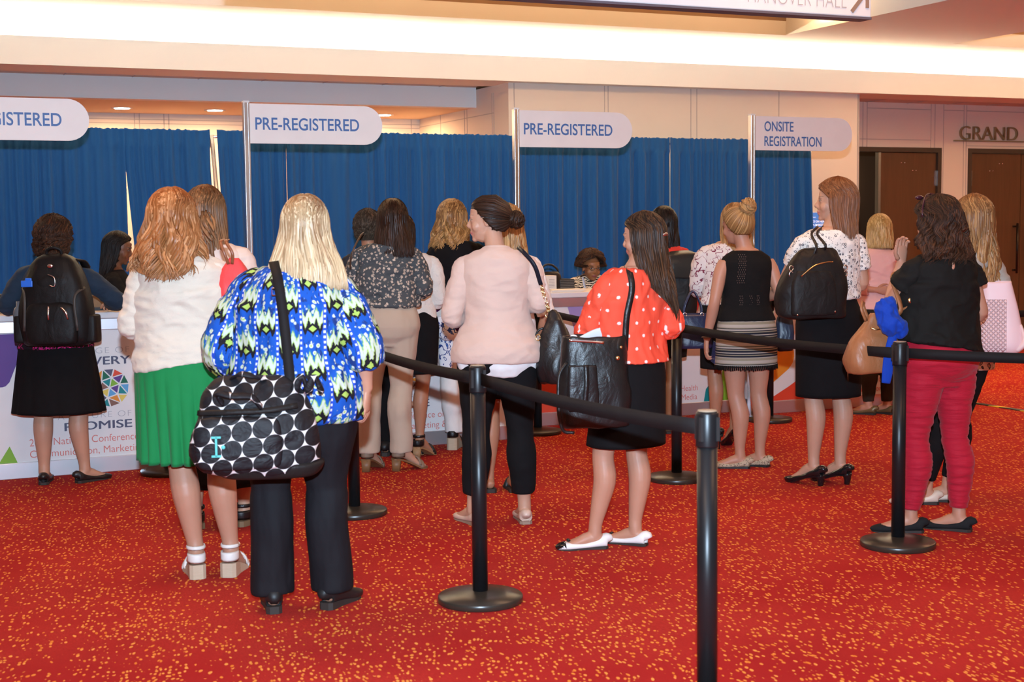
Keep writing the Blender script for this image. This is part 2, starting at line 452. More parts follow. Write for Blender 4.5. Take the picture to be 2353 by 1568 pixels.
# warm tube lamps lying in the cove behind the beam
for i in range(12):
    x = -5 + i * 2.0
    t = empty('cove_lamp', (x + 0.95, 12.86, 3.14)); tag(t, 'warm linear lamp hidden in the cove above the white beam', 'lamp', 'cove lamps behind the beam')
    k = MB(); k.box(-0.93, 0.93, -0.10, 0.10, 0.02, 0.05); k.build('diffuser', emis('cove_glow', (1.0, 0.82, 0.60), 120.0) if i == 0 else bpy.data.materials['cove_glow'], t, smooth=False)
    k = MB(); k.box(-0.95, 0.95, -0.12, 0.12, 0.0, 0.02); k.build('housing', M_white, t, smooth=False)
# tray cove lamps on the near sides, aimed at the tray ceiling
for a, b in TX:
    area('tray_cove_light', ((max(a, 0) + b) / 2, 10.9, 3.43), min(b - a, 8), 0.3, 150, WARM, ((max(a, 0) + b) / 2, 10.9, 4))
# downlights over the alcove
for j, (px, py) in enumerate(((280, 248), (494, 253), (882, 264))):
    c = floor_at(px, py, 2.79)
    t = empty('ceiling_downlight', (c.x, c.y, 2.79))
    tag(t, 'round recessed downlight, ' + ('between the two left white signs, leftmost of three lit', 'just left of the tall post of the second sign', 'right of the second rounded sign, near the corner')[j], 'downlight', 'downlights over the drape')
    k = MB(); k.lathe([(0.075, -0.004), (0.105, -0.006), (0.105, 0.0), (0.075, 0.0)], seg=28); k.build('ring', M_white, t)
    k = MB(); k.lathe([(0.001, -0.010), (0.074, -0.008), (0.074, -0.007), (0.001, -0.007)], seg=28)
    k.build('lens', emis('downlight_glow', (1, 0.93, 0.8), 30.0) if j == 0 else bpy.data.materials['downlight_glow'], t)
    area('downlight_light', (c.x, c.y, 2.76), 0.12, 0.12, 45, WARM)

# ------------------------------------------------------------------ lettering
def text_arrays(s, width=None, height=None, weight=0.0, depth=0.003, space=1.0):
    """flat lettering as V, F in (x, z), lower left at 0; facing -y"""
    cu = bpy.data.curves.new('t', 'FONT'); cu.body = s; cu.size = 1.0; cu.offset = weight; cu.space_character = space
    o = bpy.data.objects.new('t', cu); COL.objects.link(o)
    me = bpy.data.meshes.new_from_object(o.evaluated_get(bpy.context.evaluated_depsgraph_get()))
    V = coords(me); F = [tuple(p.vertices) for p in me.polygons]
    bpy.data.objects.remove(o); bpy.data.curves.remove(cu); bpy.data.meshes.remove(me)
    V[:, 0] -= V[:, 0].min()
    if height:
        V[:, 1] *= height / 0.73          # cap height of the built-in face
        V[:, 0] *= height / 0.73
    if width: V[:, 0] *= width / V[:, 0].max()
    return V, F
def put_text(mb, s, x, y, z, width=None, height=None, weight=0.0, space=1.0, depth=0.0):
    V, F = text_arrays(s, width, height, weight, space=space)
    P = [(x + v[0], y, z + v[1]) for v in V]
    mb.add(P, F)
    if depth:      # solid letters: a back face and rims
        n = len(P); B = [(p[0], p[1] + depth, p[2]) for p in P]
        ed = {}
        for f in F:
            for a, b in zip(f, f[1:] + f[:1]): ed[(a, b)] = ed.get((a, b), 0) + 1
        rim = [(a, b) for (a, b) in ed if (b, a) not in ed]
        base = len(mb.V); mb.V.extend(B)
        for a, b in rim:
            mb.F.append((base - n + b, base - n + a, base + a, base + b)); mb.MI.append(mb.mi)

# GRAND lettering on the door wall
t = empty('wall_lettering', (11.985, 13.6, 2.56)); tag(t, 'bronze metal letters GRAND on an underline between the doors', 'sign')
k = MB(); put_text(k, 'GRAND', 0.0, -0.035, 0.012, width=0.90, height=0.175, weight=-0.012, depth=0.03); k.build('letter', M_brass, t, smooth=False)
k = MB(); k.box(-0.085, 1.35, -0.03, 0.0, -0.008, 0.006); k.build('underline', M_brass, t, smooth=False)

# overhead direction sign
c = plane_at(2002, 40, 6.5)
t = empty('hanging_sign', (c.x, 6.5, c.z)); tag(t, 'long white overhead direction sign reading HANOVER HALL, hung from the ceiling', 'sign')
k = MB(); k.box(-3.6, 0, 0, 0.10, 0, 0.42); k.build('panel', plain('sign_white', (0.74, 0.72, 0.72), 0.5), t, smooth=False, bevel=0.006)
k = MB(); k.box(-3.6, 0.001, -0.002, 0.102, -0.012, 0.0); k.build('edge_trim', plain('dark_sign_edge', (0.12, 0.10, 0.12), 0.5), t, smooth=False)
k = MB(); put_text(k, 'HANOVER HALL', -0.81, -0.003, 0.040, width=0.64, height=0.085, weight=-0.018); k.build('lettering', plain('grey_lettering', (0.42, 0.38, 0.38), 0.6), t, smooth=False)
k = MB(); k.ribbon([(-0.135, -0.003, 0.025), (0.0 - 0.03, -0.003, 0.145)], 0.022, 0.004, (0, -1, 0)); k.ribbon([(-0.12, -0.003, 0.145), (-0.02, -0.003, 0.145)], 0.022, 0.004, (0, -1, 0)); k.ribbon([(-0.03, -0.003, 0.05), (-0.03, -0.003, 0.155)], 0.022, 0.004, (0, -1, 0))
k.build('arrow', plain('bronze_arrow', (0.28, 0.18, 0.13), 0.5), t, smooth=False)
for x in (-3.0, -0.5):
    k = MB(); k.tube([(x, 0.05, 0.42), (x, 0.05, 3.4 - c.z)], (0.008, 0.008), 8); k.build('hanger_rod', M_chrome, t)

# ------------------------------------------------------------------ drape: panels, poles, rail
def mat_drape():
    g = G('royal_blue_drape', 0.8, 0, 0.2); o = g.co()
    x, y, z = g.sep(o)
    wv = g.noise(g.vm('MULTIPLY', o, (90, 90, 260)), 1.0, 2.0)
    st = g.noise(g.vm('MULTIPLY', o, (26, 26, 0.5)), 1.0, 3.0)
    c = g.mix(st, (0.004, 0.062, 0.21), (0.008, 0.105, 0.33)); c = g.mix(g.math('MULTIPLY', wv, 0.55), c, (0.012, 0.092, 0.28))
    g.bump(wv, 0.25, 0.004); g.b.inputs['Sheen Weight'].default_value = 0.15
    return g.color(c)
M_drape = mat_drape()
DY = 12.22
def drape(x0, x1, label, seed, zt=2.44, flare=0.0, lean0=0.0, lean1=0.0, gap=0.0):
    nx = int((x1 - x0) * 90); nz = 42
    rows = [0.03 + (zt - 0.03) * (i / nz) for i in range(nz - 8)] 
    zs = sorted(set([0.03 + (zt - 0.16 - 0.03) * i / 26 for i in range(27)] + [zt - 0.13, zt - 0.10, zt - 0.065, zt - 0.03, zt - 0.012, zt]))
    xs = np.linspace(x0, x1, nx)
    q = np.stack([xs * 4.3, np.full(nx, seed * 3.7), np.zeros(nx)], 1)
    ph = np.cumsum(6.0 + 5.0 * vnoise(q)) * (x1 - x0) / nx * 7.0
    am = 0.5 + 0.5 * vnoise(q * 0.7 + 11)
    V = []; F = []
    for z in zs:
        h = 1 - z / zt
        fold = (0.016 + 0.030 * min(1, h * 3)) * am * np.sin(ph + 0.8 * h) + 0.010 * np.sin(ph * 2.7 + seed)
        if z > zt - 0.14: fold = 0.35 * fold + 0.006 * np.sin(xs * 95 + seed) + (0.004 if z < zt - 0.11 else 0)
        top = 0.008 * vnoise(np.stack([xs * 60, np.full(nx, z * 9), np.full(nx, seed)], 1)) if z >= zt - 0.013 else 0
        sh = np.linspace(lean0, lean1, nx) * max(0.0, h - gap) / (1 - gap)
        for i in range(nx):
            V.append((xs[i] + sh[i], DY - fold[i], z + (top[i] if z >= zt - 0.013 else 0)))
    n = nx
    for r in range(len(zs) - 1):
        for i in range(nx - 1): F.append((r * n + i, r * n + i + 1, (r + 1) * n + i + 1, (r + 1) * n + i))
    me = bpy.data.meshes.new('drape'); me.from_pydata(V, [], F); me.materials.append(M_drape); smooth_shade(me)
    o = link('curtain', me); s = o.modifiers.new('thick', 'SOLIDIFY'); s.thickness = 0.003
    return tag(o, label, 'curtain', 'blue drape panels')
drape(-1.2, 1.93, 'blue drape panel hanging at the far left, behind the seated dark-haired clerk', 1, lean1=0.0)
drape(1.93, 2.64, 'narrow blue drape panel between the bright gap and the leaning silver upright', 2, lean0=0.16, lean1=0.10, gap=0.13)
drape(2.70, 3.304, 'narrow blue drape panel behind the tall post of the second sign', 3, lean0=0.09, lean1=0.0)
drape(3.305, 5.50, 'wide blue drape panel beneath and right of the second rounded sign', 4)
drape(5.53, 7.16, 'blue drape panel behind the clerk with glasses', 5)
drape(7.16, 8.22, 'blue drape panel left of the onsite registration post', 6)
drape(8.22, 8.83, 'blue drape panel ending at the right, beneath the onsite registration sign', 7, lean1=0.12)
for (x, lab, ln) in ((2.66, 'silver drape upright leaning in the gap left of the second sign post', 0.16), (5.52, 'thin drape upright showing at the third sign post', 0.0), (8.84, 'drape upright at the right end of the blue drape', 0.0), (-1.22, 'drape upright at the left end of the blue drape', 0.0)):
    t = empty('drape_upright', (x + ln, DY + 0.03, 0)); tag(t, lab, 'pole', 'drape uprights')
    k = MB(); k.tube([(0, 0, 0.006), (-ln, 0, 2.40)], (0.019, 0.019), 12); k.build('pole', M_chrome, t)
    k = MB(); k.box(-0.2, 0.2, -0.2, 0.2, 0, 0.006); k.build('base_plate', M_chrome, t, smooth=False)
k = MB(); k.tube([(-1.2, DY + 0.035, 2.385), (8.84, DY + 0.035, 2.385)], (0.012, 0.012), 10)
tag(k.build('drape_rail', M_chrome), 'aluminium rail along the top of the blue drape', 'rail')

# ------------------------------------------------------------------ sign posts with rounded sign boards
M_signw = plain('sign_board_white', (0.92, 0.88, 0.84), 0.45)
M_signb = plain('sign_lettering_blue', (0.075, 0.18, 0.44), 0.5)
def sign_post(x, lines, label):
    t = empty('sign_post', (x, 9.86, 0)); tag(t, label, 'sign', 'rounded queue signs on posts')
    k = MB()
    k.box(-0.021, 0.021, -0.021, 0.021, 0.012, 2.47)
    for sx in (-1, 1):
        k.box(sx * 0.013 - 0.004, sx * 0.013 + 0.004, -0.026, -0.021, 0.012, 2.47)
    k.build('post', M_chrome, t, smooth=False)
    k = MB(); k.box(-0.022, 0.022, -0.022, 0.022, 2.47, 2.482); k.build('post_cap', M_white, t, smooth=False)
    k = MB(); k.box(-0.024, 0.024, -0.10, 0.10, 0, 0.012); k.build('base_plate', M_chrome, t, smooth=False)
    L, h, z0 = 0.97, 0.275, 2.19; r = h / 2; pts = [(0.024, z0), (0.024 + L - r, z0)]
    for i in range(1, 16):
        a = -PI / 2 + PI * i / 16; pts.append((0.024 + L - r + r * math.cos(a), z0 + r + r * math.sin(a)))
    pts += [(0.024 + L - r, z0 + h), (0.024, z0 + h)]
    k = MB(); n = len(pts)
    V = [(p[0], -0.010, p[1]) for p in pts] + [(p[0], 0.010, p[1]) for p in pts]
    F = [tuple(range(n)), tuple(reversed(range(n, 2 * n)))] + [(i, i + n, (i + 1) % n + n, (i + 1) % n) for i in range(n)]
    k.add(V, F); bd = k.build('sign_board', M_signw, t, smooth=False)
    k = MB()
    if len(lines) == 1: put_text(k, lines[0], 0.062, -0.0125, z0 + 0.096, width=0.755, height=0.088, weight=0.012)
    else:
        put_text(k, lines[0], 0.115, -0.0125, z0 + 0.156, width=0.285, height=0.082, weight=0.012)
        put_text(k, lines[1], 0.115, -0.0125, z0 + 0.036, width=0.565, height=0.082, weight=0.012)
    k.build('lettering', M_signb, bd, smooth=False)
    return t
sign_post(0.335, ['PRE-REGISTERED'], 'rounded white PRE-REGISTERED sign cut off by the left edge of the picture')
sign_post(2.385, ['PRE-REGISTERED'], 'rounded white PRE-REGISTERED sign behind the redhead and the blonde woman')
sign_post(4.44, ['PRE-REGISTERED'], 'rounded white PRE-REGISTERED sign above the clerk with glasses')
sign_post(6.545, ['ONSITE', 'REGISTRATION'], 'rounded white ONSITE REGISTRATION sign, rightmost of the row')

# ------------------------------------------------------------------ registration counters
def flat(name, c): return plain(name, c, 0.55)
PR = dict(white=plain('counter_laminate', (0.74, 0.71, 0.70), 0.45), grey=flat('print_grey', (0.40, 0.39, 0.42)), navy=flat('print_navy', (0.075, 0.08, 0.14)),
          coral=flat('print_coral', (0.66, 0.17, 0.14)), purple=flat('print_purple', (0.10, 0.035, 0.24)), green=flat('print_green', (0.20, 0.42, 0.03)),
          orange=flat('print_orange', (0.72, 0.25, 0.02)), red=flat('print_red', (0.68, 0.06, 0.025)), teal=flat('print_teal', (0.0, 0.22, 0.24)),
          blue=flat('print_blue', (0.10, 0.34, 0.62)), lilac=flat('print_lilac', (0.33, 0.25, 0.52)), brown=flat('print_brown', (0.22, 0.10, 0.07)),
          yellow=flat('print_yellow', (0.75, 0.55, 0.10)), dgreen=flat('print_dark_green', (0.0, 0.12, 0.06)))
PK = list(PR.keys())
M_steel = plain('brushed_steel_band', (0.70, 0.71, 0.74), 0.32, 0.85)
def poly(k, key, pts, y=-0.0025):
    k.mi = PK.index(key); k.add([(x, y, z) for x, z in pts], [tuple(range(len(pts)))])
def globe(k, cx, cz, r):
    rs = random.Random(3)
    cols = ['green', 'teal', 'brown', 'yellow', 'blue', 'purple', 'dgreen', 'red', 'navy', 'orange', 'teal', 'lilac']
    rads = [0.0, 0.5 * r, r]; cnt = [1, 6, 11]
    pts = [[(cx, cz)]]
    for ri, nn in ((0.52 * r, 6), (r, 11)):
        pts.append([(cx + ri * math.cos(2 * PI * (i + 0.3) / nn), cz + ri * math.sin(2 * PI * (i + 0.3) / nn)) for i in range(nn)])
    tris = []
    for i in range(6): tris.append((pts[0][0], pts[1][i], pts[1][(i + 1) % 6]))
    for i in range(11):
        a, b = pts[2][i], pts[2][(i + 1) % 11]; mx, mz = (a[0] + b[0]) / 2, (a[1] + b[1]) / 2
        q = min(range(6), key=lambda j: (pts[1][j][0] - mx) ** 2 + (pts[1][j][1] - mz) ** 2)
        tris.append((a, b, pts[1][q]))
    for i in range(6):
        a, b = pts[1][i], pts[1][(i + 1) % 6]; mx, mz = (a[0] + b[0]) / 2, (a[1] + b[1]) / 2
        q = min(range(11), key=lambda j: (pts[2][j][0] - mx) ** 2 + (pts[2][j][1] - mz) ** 2)
        tris.append((a, pts[2][q], b))
    for i, tr in enumerate(tris):
        gx = sum(p[0] for p in tr) / 3; gz = sum(p[1] for p in tr) / 3
        tr = [(gx + (p[0] - gx) * 0.80, gz + (p[1] - gz) * 0.80) for p in tr]
        ar = (tr[1][0] - tr[0][0]) * (tr[2][1] - tr[0][1]) - (tr[1][1] - tr[0][1]) * (tr[2][0] - tr[0][0])
        if ar < 0: tr = tr[::-1]
        poly(k, cols[i % len(cols)], tr)
def arc(cx, cz, r, a0, a1, n=14): return [(cx + r * math.cos(R_(a0 + (a1 - a0) * i / n)), cz + r * math.sin(R_(a0 + (a1 - a0) * i / n))) for i in range(n + 1)]
def counter(x0, x1, Y, tx, shapes, label):
    t = empty('registration_counter', (x0, Y, 0)); tag(t, label, 'counter', 'white registration counters')
    W_ = x1 - x0; D = 0.55
    k = MB(); k.box(-0.02, W_ + 0.02, -0.03, D + 0.02, 1.02, 1.062); k.build('countertop', PR['white'], t, smooth=False, bevel=0.008)
    k = MB(); k.box(-0.008, W_ + 0.008, -0.014, D, 0.945, 1.02); k.build('steel_band', M_steel, t, smooth=False, bevel=0.004)
    k = MB(); k.box(-0.008, W_ + 0.008, -0.012, D, 0.0, 0.105); k.build('steel_plinth', M_steel, t, smooth=False, bevel=0.004)
    k = MB(); k.box(0, W_, 0, D, 0.105, 0.945)
    for key, pts in shapes: poly(k, key, [(p[0] - x0, p[1]) for p in pts])
    q = tx - x0
    k.mi = PK.index('grey'); put_text(k, 'A FUTURE OF', q + 0.18, -0.003, 0.365, width=0.47, height=0.042, weight=-0.02, space=1.15)
    put_text(k, 'AN AGE OF', q + 0.235, -0.003, 0.79, width=0.415, height=0.042, weight=-0.02, space=1.15)
    k.mi = PK.index('navy'); put_text(k, 'PROMISE', q + 0.22, -0.003, 0.290, width=0.43, height=0.056); put_text(k, 'PROMISE', q + 0.224, -0.0036, 0.291, width=0.43, height=0.056)
    put_text(k, 'DISCOVERY', q + 0.10, -0.003, 0.715, width=0.55, height=0.056); put_text(k, 'DISCOVERY', q + 0.104, -0.0036, 0.716, width=0.55, height=0.056)
    k.mi = PK.index('coral'); put_text(k, '2015 National Conference on Health', q, -0.003, 0.205, width=0.97, height=0.050, weight=-0.006)
    put_text(k, 'Communication, Marketing & Media', q, -0.003, 0.130, width=0.965, height=0.050, weight=-0.006)
    globe(k, q + 0.515, 0.56, 0.13)
    k.build('front_panel', [PR[n] for n in PK], t, smooth=False)
counter(0.16, 2.24, 9.62, 0.853, [
    ('purple', [(0.2, 0.94), (0.2, 0.60)] + [(0.66, 0.60), (0.70, 0.60), (0.72, 0.605), (0.745, 0.63), (0.79, 0.74), (0.83, 0.94)]),
    ('green', [(0.66, 0.106), (0.775, 0.106), (0.73, 0.215)]), ('teal', [(2.05, 0.106), (2.24, 0.106), (2.24, 0.4), (2.12, 0.4)])],
    'white registration counter at the left, under the woman with the black backpack')
counter(2.30, 4.38, 9.68, 2.99, [('orange', [(2.32, 0.94), (2.32, 0.65), (2.7, 0.65), (2.85, 0.94)]), ('green', [(2.4, 0.106), (2.8, 0.106), (2.6, 0.4)])],
    'white registration counter behind the woman in khaki trousers')
counter(4.50, 6.66, 10.2, 5.27, [
    ('lilac', [(5.03, 0.944), (5.16, 0.53), (5.42, 0.53), (5.42, 0.944)]), ('orange', [(4.62, 0.944), (4.62, 0.72), (4.82, 0.74), (4.90, 0.83)]),
    ('red', [(4.52, 0.106), (4.98, 0.106)] + [(4.99, 0.2), (4.98, 0.3), (4.94, 0.37), (4.87, 0.42), (4.76, 0.44), (4.52, 0.42)]),
    ('teal', [(6.30, 0.106), (6.40, 0.106), (6.40, 0.23), (6.36, 0.25), (6.32, 0.21)]), ('green', [(6.44, 0.106), (6.62, 0.106), (6.62, 0.44), (6.50, 0.44)])],
    'white registration counter in front of the clerk with glasses')
counter(6.72, 8.86, 9.95, 7.53, [
    ('orange', [(6.75, 0.33), (6.75, 0.80), (6.98, 0.62)] + [(7.03, 0.52), (7.035, 0.47), (7.02, 0.42), (6.98, 0.37), (6.88, 0.30), (6.82, 0.26)]),
    ('red', [(6.75, 0.106), (7.22, 0.106), (7.12, 0.27), (7.05, 0.26), (6.98, 0.22), (6.80, 0.13)])],
    'white registration counter at the right, with the orange and red print')

# ------------------------------------------------------------------ stanchions
M_belt = cloth('black_belt_webbing', (0.012, 0.010, 0.010), 0.7, 0.2, 0.0, 0.3)
M_baset = plain('black_base_enamel', (0.030, 0.024, 0.018), 0.30, 0, 0.5)
M_capb = plain('cap_reflection_tan', (0.30, 0.22, 0.15), 0.4)  # tan colour painted in for the brown reflection on the cap top
def stanchion(p, label, tilt=(0, 0)):
    t = empty('stanchion', (p.x, p.y, 0)); tag(t, label, 'stanchion', 'black belt stanchions')
    k = MB(); k.lathe([(0.001, 0.0), (0.178, 0.0), (0.182, 0.004), (0.182, 0.024), (0.178, 0.029), (0.10, 0.040), (0.045, 0.048), (0.001, 0.05)], seg=56); k.build('base', M_baset, t)
    k = MB(); k.tube([(0, 0, 0.045), (tilt[0], tilt[1], 0.90)], (0.0325, 0.0325), 28); k.build('post', M_blackm, t)
    T = Vector((tilt[0], tilt[1], 0))
    k = MB(); k.lathe([(0.001, 0.0), (0.0355, 0.0), (0.036, 0.004), (0.036, 0.104), (0.033, 0.110), (0.001, 0.112)], (T.x, T.y, 0.90), 28); hd = k.build('belt_head', M_blackm, t)
    k = MB()
    for a in range(4):
        cx, cy = math.cos(a * PI / 2 + 0.5), math.sin(a * PI / 2 + 0.5)
        k.box(T.x + cx * 0.036 - 0.006, T.x + cx * 0.036 + 0.006, T.y + cy * 0.036 - 0.006, T.y + cy * 0.036 + 0.006, 0.92, 0.995)
    k.build('belt_slot', plain('black_plastic', (0.02, 0.02, 0.02), 0.5), hd, smooth=False)
    k = MB(); k.lathe([(0.001, 0), (0.031, 0), (0.030, 0.003), (0.001, 0.004)], (T.x, T.y, 1.012), 24); k.build('cap', M_capb, hd)
    return t
def belt(t, q, tilt=(0, 0), tilt2=(0, 0), sag=0.02):
    """retractable belt from stanchion t across to the head at q"""
    a = Vector((tilt[0], tilt[1], 0.957)); b = Vector((q.x + tilt2[0], q.y + tilt2[1], 0.957)) - Vector((t.location.x, t.location.y, 0))
    d = (b - a); u = Vector((d.x, d.y, 0)).normalized(); a = a + u * 0.037; b = b - u * 0.037
    P = [a + (b - a) * s_ - Vector((0, 0, sag * 4 * s_ * (1 - s_))) for s_ in np.linspace(0, 1, 13)]
    k = MB(); k.ribbon(P, 0.050, 0.003, u.cross(Vector((0, 0, 1)))); k.build('belt', M_belt, t)
ST = dict(A=floor_at(1104, 1382), B=floor_at(1625, 945, 1.012), C=floor_at(2063, 1255), D=floor_at(1555, 1103), E=floor_at(815, 1182), F=floor_at(388, 1088), G=floor_at(1236, 996), H=floor_at(1768, 968), I=floor_at(2148, 1033))
ST['B'].z = 0
tA = (0.0, -0.02)
sA = stanchion(ST['A'], 'black belt stanchion standing in front of the woman in the pink blazer')
sB = stanchion(ST['B'], 'black stanchion nearest the viewer, its base below the picture edge')
sC = stanchion(ST['C'], 'black belt stanchion in front of the woman in red trousers', )
sD = stanchion(ST['D'], 'black belt stanchion between the red dotted blouse and the striped skirt')
sE = stanchion(ST['E'], 'black belt stanchion half hidden behind the blonde woman in the patterned blouse')
sF = stanchion(ST['F'], 'black stanchion mostly hidden behind the green skirt')
sG = stanchion(ST['G'], 'black belt stanchion hidden behind the pink blazer, near the counter')
sH = stanchion(ST['H'], 'black belt stanchion behind the woman in the striped skirt, by the counter')
sI = stanchion(ST['I'], 'black belt stanchion behind the legs in red trousers')
belt(sA, ST['E']); belt(sA, ST['B']); belt(sD, ST['C']); belt(sG, ST['D'], sag=0.04); belt(sH, ST['I'], sag=0.03)
belt(sC, ST['C'] + Vector((1.36, -1.15, 0))); belt(sI, ST['I'] + Vector((2.3, 0.2, 0)), sag=0.04)
belt(sE, ST['F'], sag=0.03)
# black and yellow floor tape
a, b = floor_at(2205, 922), floor_at(2365, 947)
def mat_tape():
    g = G('hazard_tape', 0.5); o = g.co('Generated'); x, y, z = g.sep(g.co()); f = g.math('FRACT', g.math('MULTIPLY', g.math('ADD', y, x), 2.7))
    return g.color(g.mix(g.math('GREATER_THAN', f, 0.66), (0.01, 0.01, 0.01), (0.85, 0.6, 0.02)))
k = MB(); d = (b - a); k.ribbon([a + Vector((0, 0, 0.004)), b + d * 0.4 + Vector((0, 0, 0.004))], 0.07, 0.004, (0, 0, 1)); tag(k.build('floor_tape', mat_tape()), 'black and yellow striped tape on the red carpet at the right edge', 'tape')
# ------------------------------------------------------------------ people: skin, hair and body builders
def mat_skin(name, c, lip, brow=(0.05, 0.025, 0.015), eye=(0.02, 0.012, 0.01)):
    """skin with lips, brows and eyes placed by the head's own coordinates"""
    g = G(name, 0.48, 0, 0.4); o = g.co(); h = g.attr('head'); x, y, z = g.sep(h)
    ax = g.math('ABSOLUTE', x)
    v = g.noise(o, 9.0, 3.0); col = g.mix(v, tuple(q * 0.90 for q in c), tuple(min(1, q * 1.08) for q in c))
    front = g.math('GREATER_THAN', y, 0.045)
    def ellm(cx, cz, rx, rz, soft=0.25, slope=0.0):
        dx = g.math('DIVIDE', g.math('SUBTRACT', ax, cx), rx)
        zz = g.math('SUBTRACT', z, cz)
        if slope: zz = g.math('SUBTRACT', zz, g.math('MULTIPLY', g.math('SUBTRACT', ax, cx), slope))
        dz = g.math('DIVIDE', zz, rz)
        d = g.math('ADD', g.math('MULTIPLY', dx, dx), g.math('MULTIPLY', dz, dz))
        return g.math('MULTIPLY', g.math('SUBTRACT', 1.0, g.step(d, 1 - soft, 1 + soft)), front)
    col = g.mix(ellm(0.0, -0.064, 0.026, 0.0105), col, lip)
    col = g.mix(g.math('MULTIPLY', ellm(0.0, -0.0645, 0.024, 0.0015), 0.6), col, tuple(q * 0.3 for q in lip))
    col = g.mix(g.math('MULTIPLY', ellm(0.034, 0.024, 0.019, 0.0042, 0.4, 0.12), 0.8), col, brow)
    col = g.mix(ellm(0.032, 0.004, 0.0145, 0.0060, 0.3), col, brow)
    col = g.mix(ellm(0.032, 0.0025, 0.0115, 0.0038, 0.3), col, (0.45, 0.41, 0.39))
    col = g.mix(ellm(0.032, 0.0025, 0.0055, 0.0045, 0.2), col, eye)
    g.b.inputs['Subsurface Weight'].default_value = 0.06
    g.b.inputs['Subsurface Radius'].default_value = (0.02, 0.008, 0.004)
    g.bump(g.noise(o, 90.0, 3.0), 0.08, 0.003)
    return g.color(col)
SK = dict(fair=mat_skin('skin_fair', (0.52, 0.275, 0.18), (0.55, 0.19, 0.17), (0.20, 0.11, 0.06)),
          rosy=mat_skin('skin_rosy', (0.49, 0.235, 0.15), (0.55, 0.18, 0.16), (0.10, 0.05, 0.03)),
          tan=mat_skin('skin_tan', (0.43, 0.195, 0.11), (0.45, 0.14, 0.11)),
          brown=mat_skin('skin_brown', (0.29, 0.125, 0.052), (0.25, 0.07, 0.06), (0.015, 0.01, 0.008)),
          dark=mat_skin('skin_dark', (0.16, 0.060, 0.028), (0.19, 0.055, 0.045), (0.01, 0.007, 0.005)))

def mat_hair(name, root, tip, streak=None, rough=0.42):
    g = G(name, rough, 0, 0.22 if max(root) < 0.05 else 0.35); hv = g.attr('hair'); u, t, r = g.sep(hv)
    n1 = g.noise(g.xyz(g.math('MULTIPLY', u, 55.0), g.math('MULTIPLY', t, 2.2), g.math('MULTIPLY', r, 40.0)), 1.0, 3.0)
    n2 = g.noise(g.xyz(g.math('MULTIPLY', u, 210.0), g.math('MULTIPLY', t, 3.0), r), 1.0, 2.0)
    base = g.mix(g.step(t, 0.0, 0.75), root, tip)
    dark = g.mix(0.5, base, tuple(q * 0.45 for q in root)); lite = streak or tuple(min(1, q * 1.5) for q in tip)
    col = g.mix(g.step(n1, 0.30, 0.62), dark, base); col = g.mix(g.math('MULTIPLY', g.step(g.math('ADD', n1, g.math('MULTIPLY', r, 0.25)), 0.58, 0.82), 0.7), col, lite)
    g.bump(g.math('ADD', g.math('MULTIPLY', n1, 0.5), n2), 0.55, 0.006)
    g.b.inputs['Anisotropic'].default_value = 0.4
    return g.color(col)
HR = dict(black=mat_hair('hair_black', (0.010, 0.007, 0.006), (0.016, 0.010, 0.008)),
          blackbrown=mat_hair('hair_black_brown', (0.012, 0.007, 0.005), (0.055, 0.024, 0.012), (0.12, 0.05, 0.02)),
          darkbrown=mat_hair('hair_dark_brown', (0.022, 0.010, 0.006), (0.032, 0.014, 0.008), (0.06, 0.024, 0.012)),
          curlbrown=mat_hair('hair_curly_brown', (0.026, 0.012, 0.007), (0.050, 0.020, 0.010), (0.11, 0.04, 0.016), 0.6),
          red=mat_hair('hair_copper_red', (0.30, 0.105, 0.028), (0.36, 0.135, 0.042), (0.62, 0.32, 0.15)),
          brown=mat_hair('hair_light_brown', (0.13, 0.062, 0.026), (0.19, 0.09, 0.04), (0.36, 0.17, 0.07)),
          blonde=mat_hair('hair_pale_blonde', (0.40, 0.26, 0.13), (0.66, 0.46, 0.26), (0.80, 0.64, 0.42)),
          honey=mat_hair('hair_honey_highlight', (0.17, 0.075, 0.022), (0.38, 0.18, 0.055), (0.66, 0.38, 0.14)),
          dkblonde=mat_hair('hair_dark_blonde', (0.30, 0.15, 0.05), (0.40, 0.21, 0.08), (0.60, 0.36, 0.15)),
          auburn=mat_hair('hair_auburn', (0.17, 0.060, 0.022), (0.22, 0.082, 0.032), (0.34, 0.14, 0.055)),
          yellow=mat_hair('hair_golden_blonde', (0.46, 0.27, 0.075), (0.62, 0.40, 0.14), (0.78, 0.58, 0.28)),
          longbrown=mat_hair('hair_long_wavy_brown', (0.17, 0.075, 0.026), (0.40, 0.20, 0.072), (0.52, 0.29, 0.11)),
          grey=mat_hair('hair_grey_brown', (0.035, 0.022, 0.014), (0.06, 0.04, 0.025), (0.14, 0.10, 0.07), 0.65))

TZ = np.array([.76, .80, .86, .92, .98, 1.03, 1.08, 1.14, 1.20, 1.26, 1.31, 1.345, 1.375, 1.40])
TX_ = np.array([.13, .165, .182, .174, .152, .136, .132, .140, .150, .157, .160, .148, .100, .058])
TYD = np.array([.09, .112, .125, .120, .106, .097, .095, .100, .107, .108, .100, .085, .068, .054])
TYC = np.array([0, -.012, -.022, -.018, -.006, 0, 0, 0, .004, 0, -.006, -.01, -.014, -.012])
def torso_at(z, bw, deep=1.0):
    f = np.clip((1.40 - z) / 0.12, 0, 1); k = 1 + (bw - 1) * f
    return (np.interp(z, TZ, TX_) * k, np.interp(z, TZ, TYD) * (1 + (bw - 1) * f * 1.15) * deep, np.interp(z, TZ, TYC))

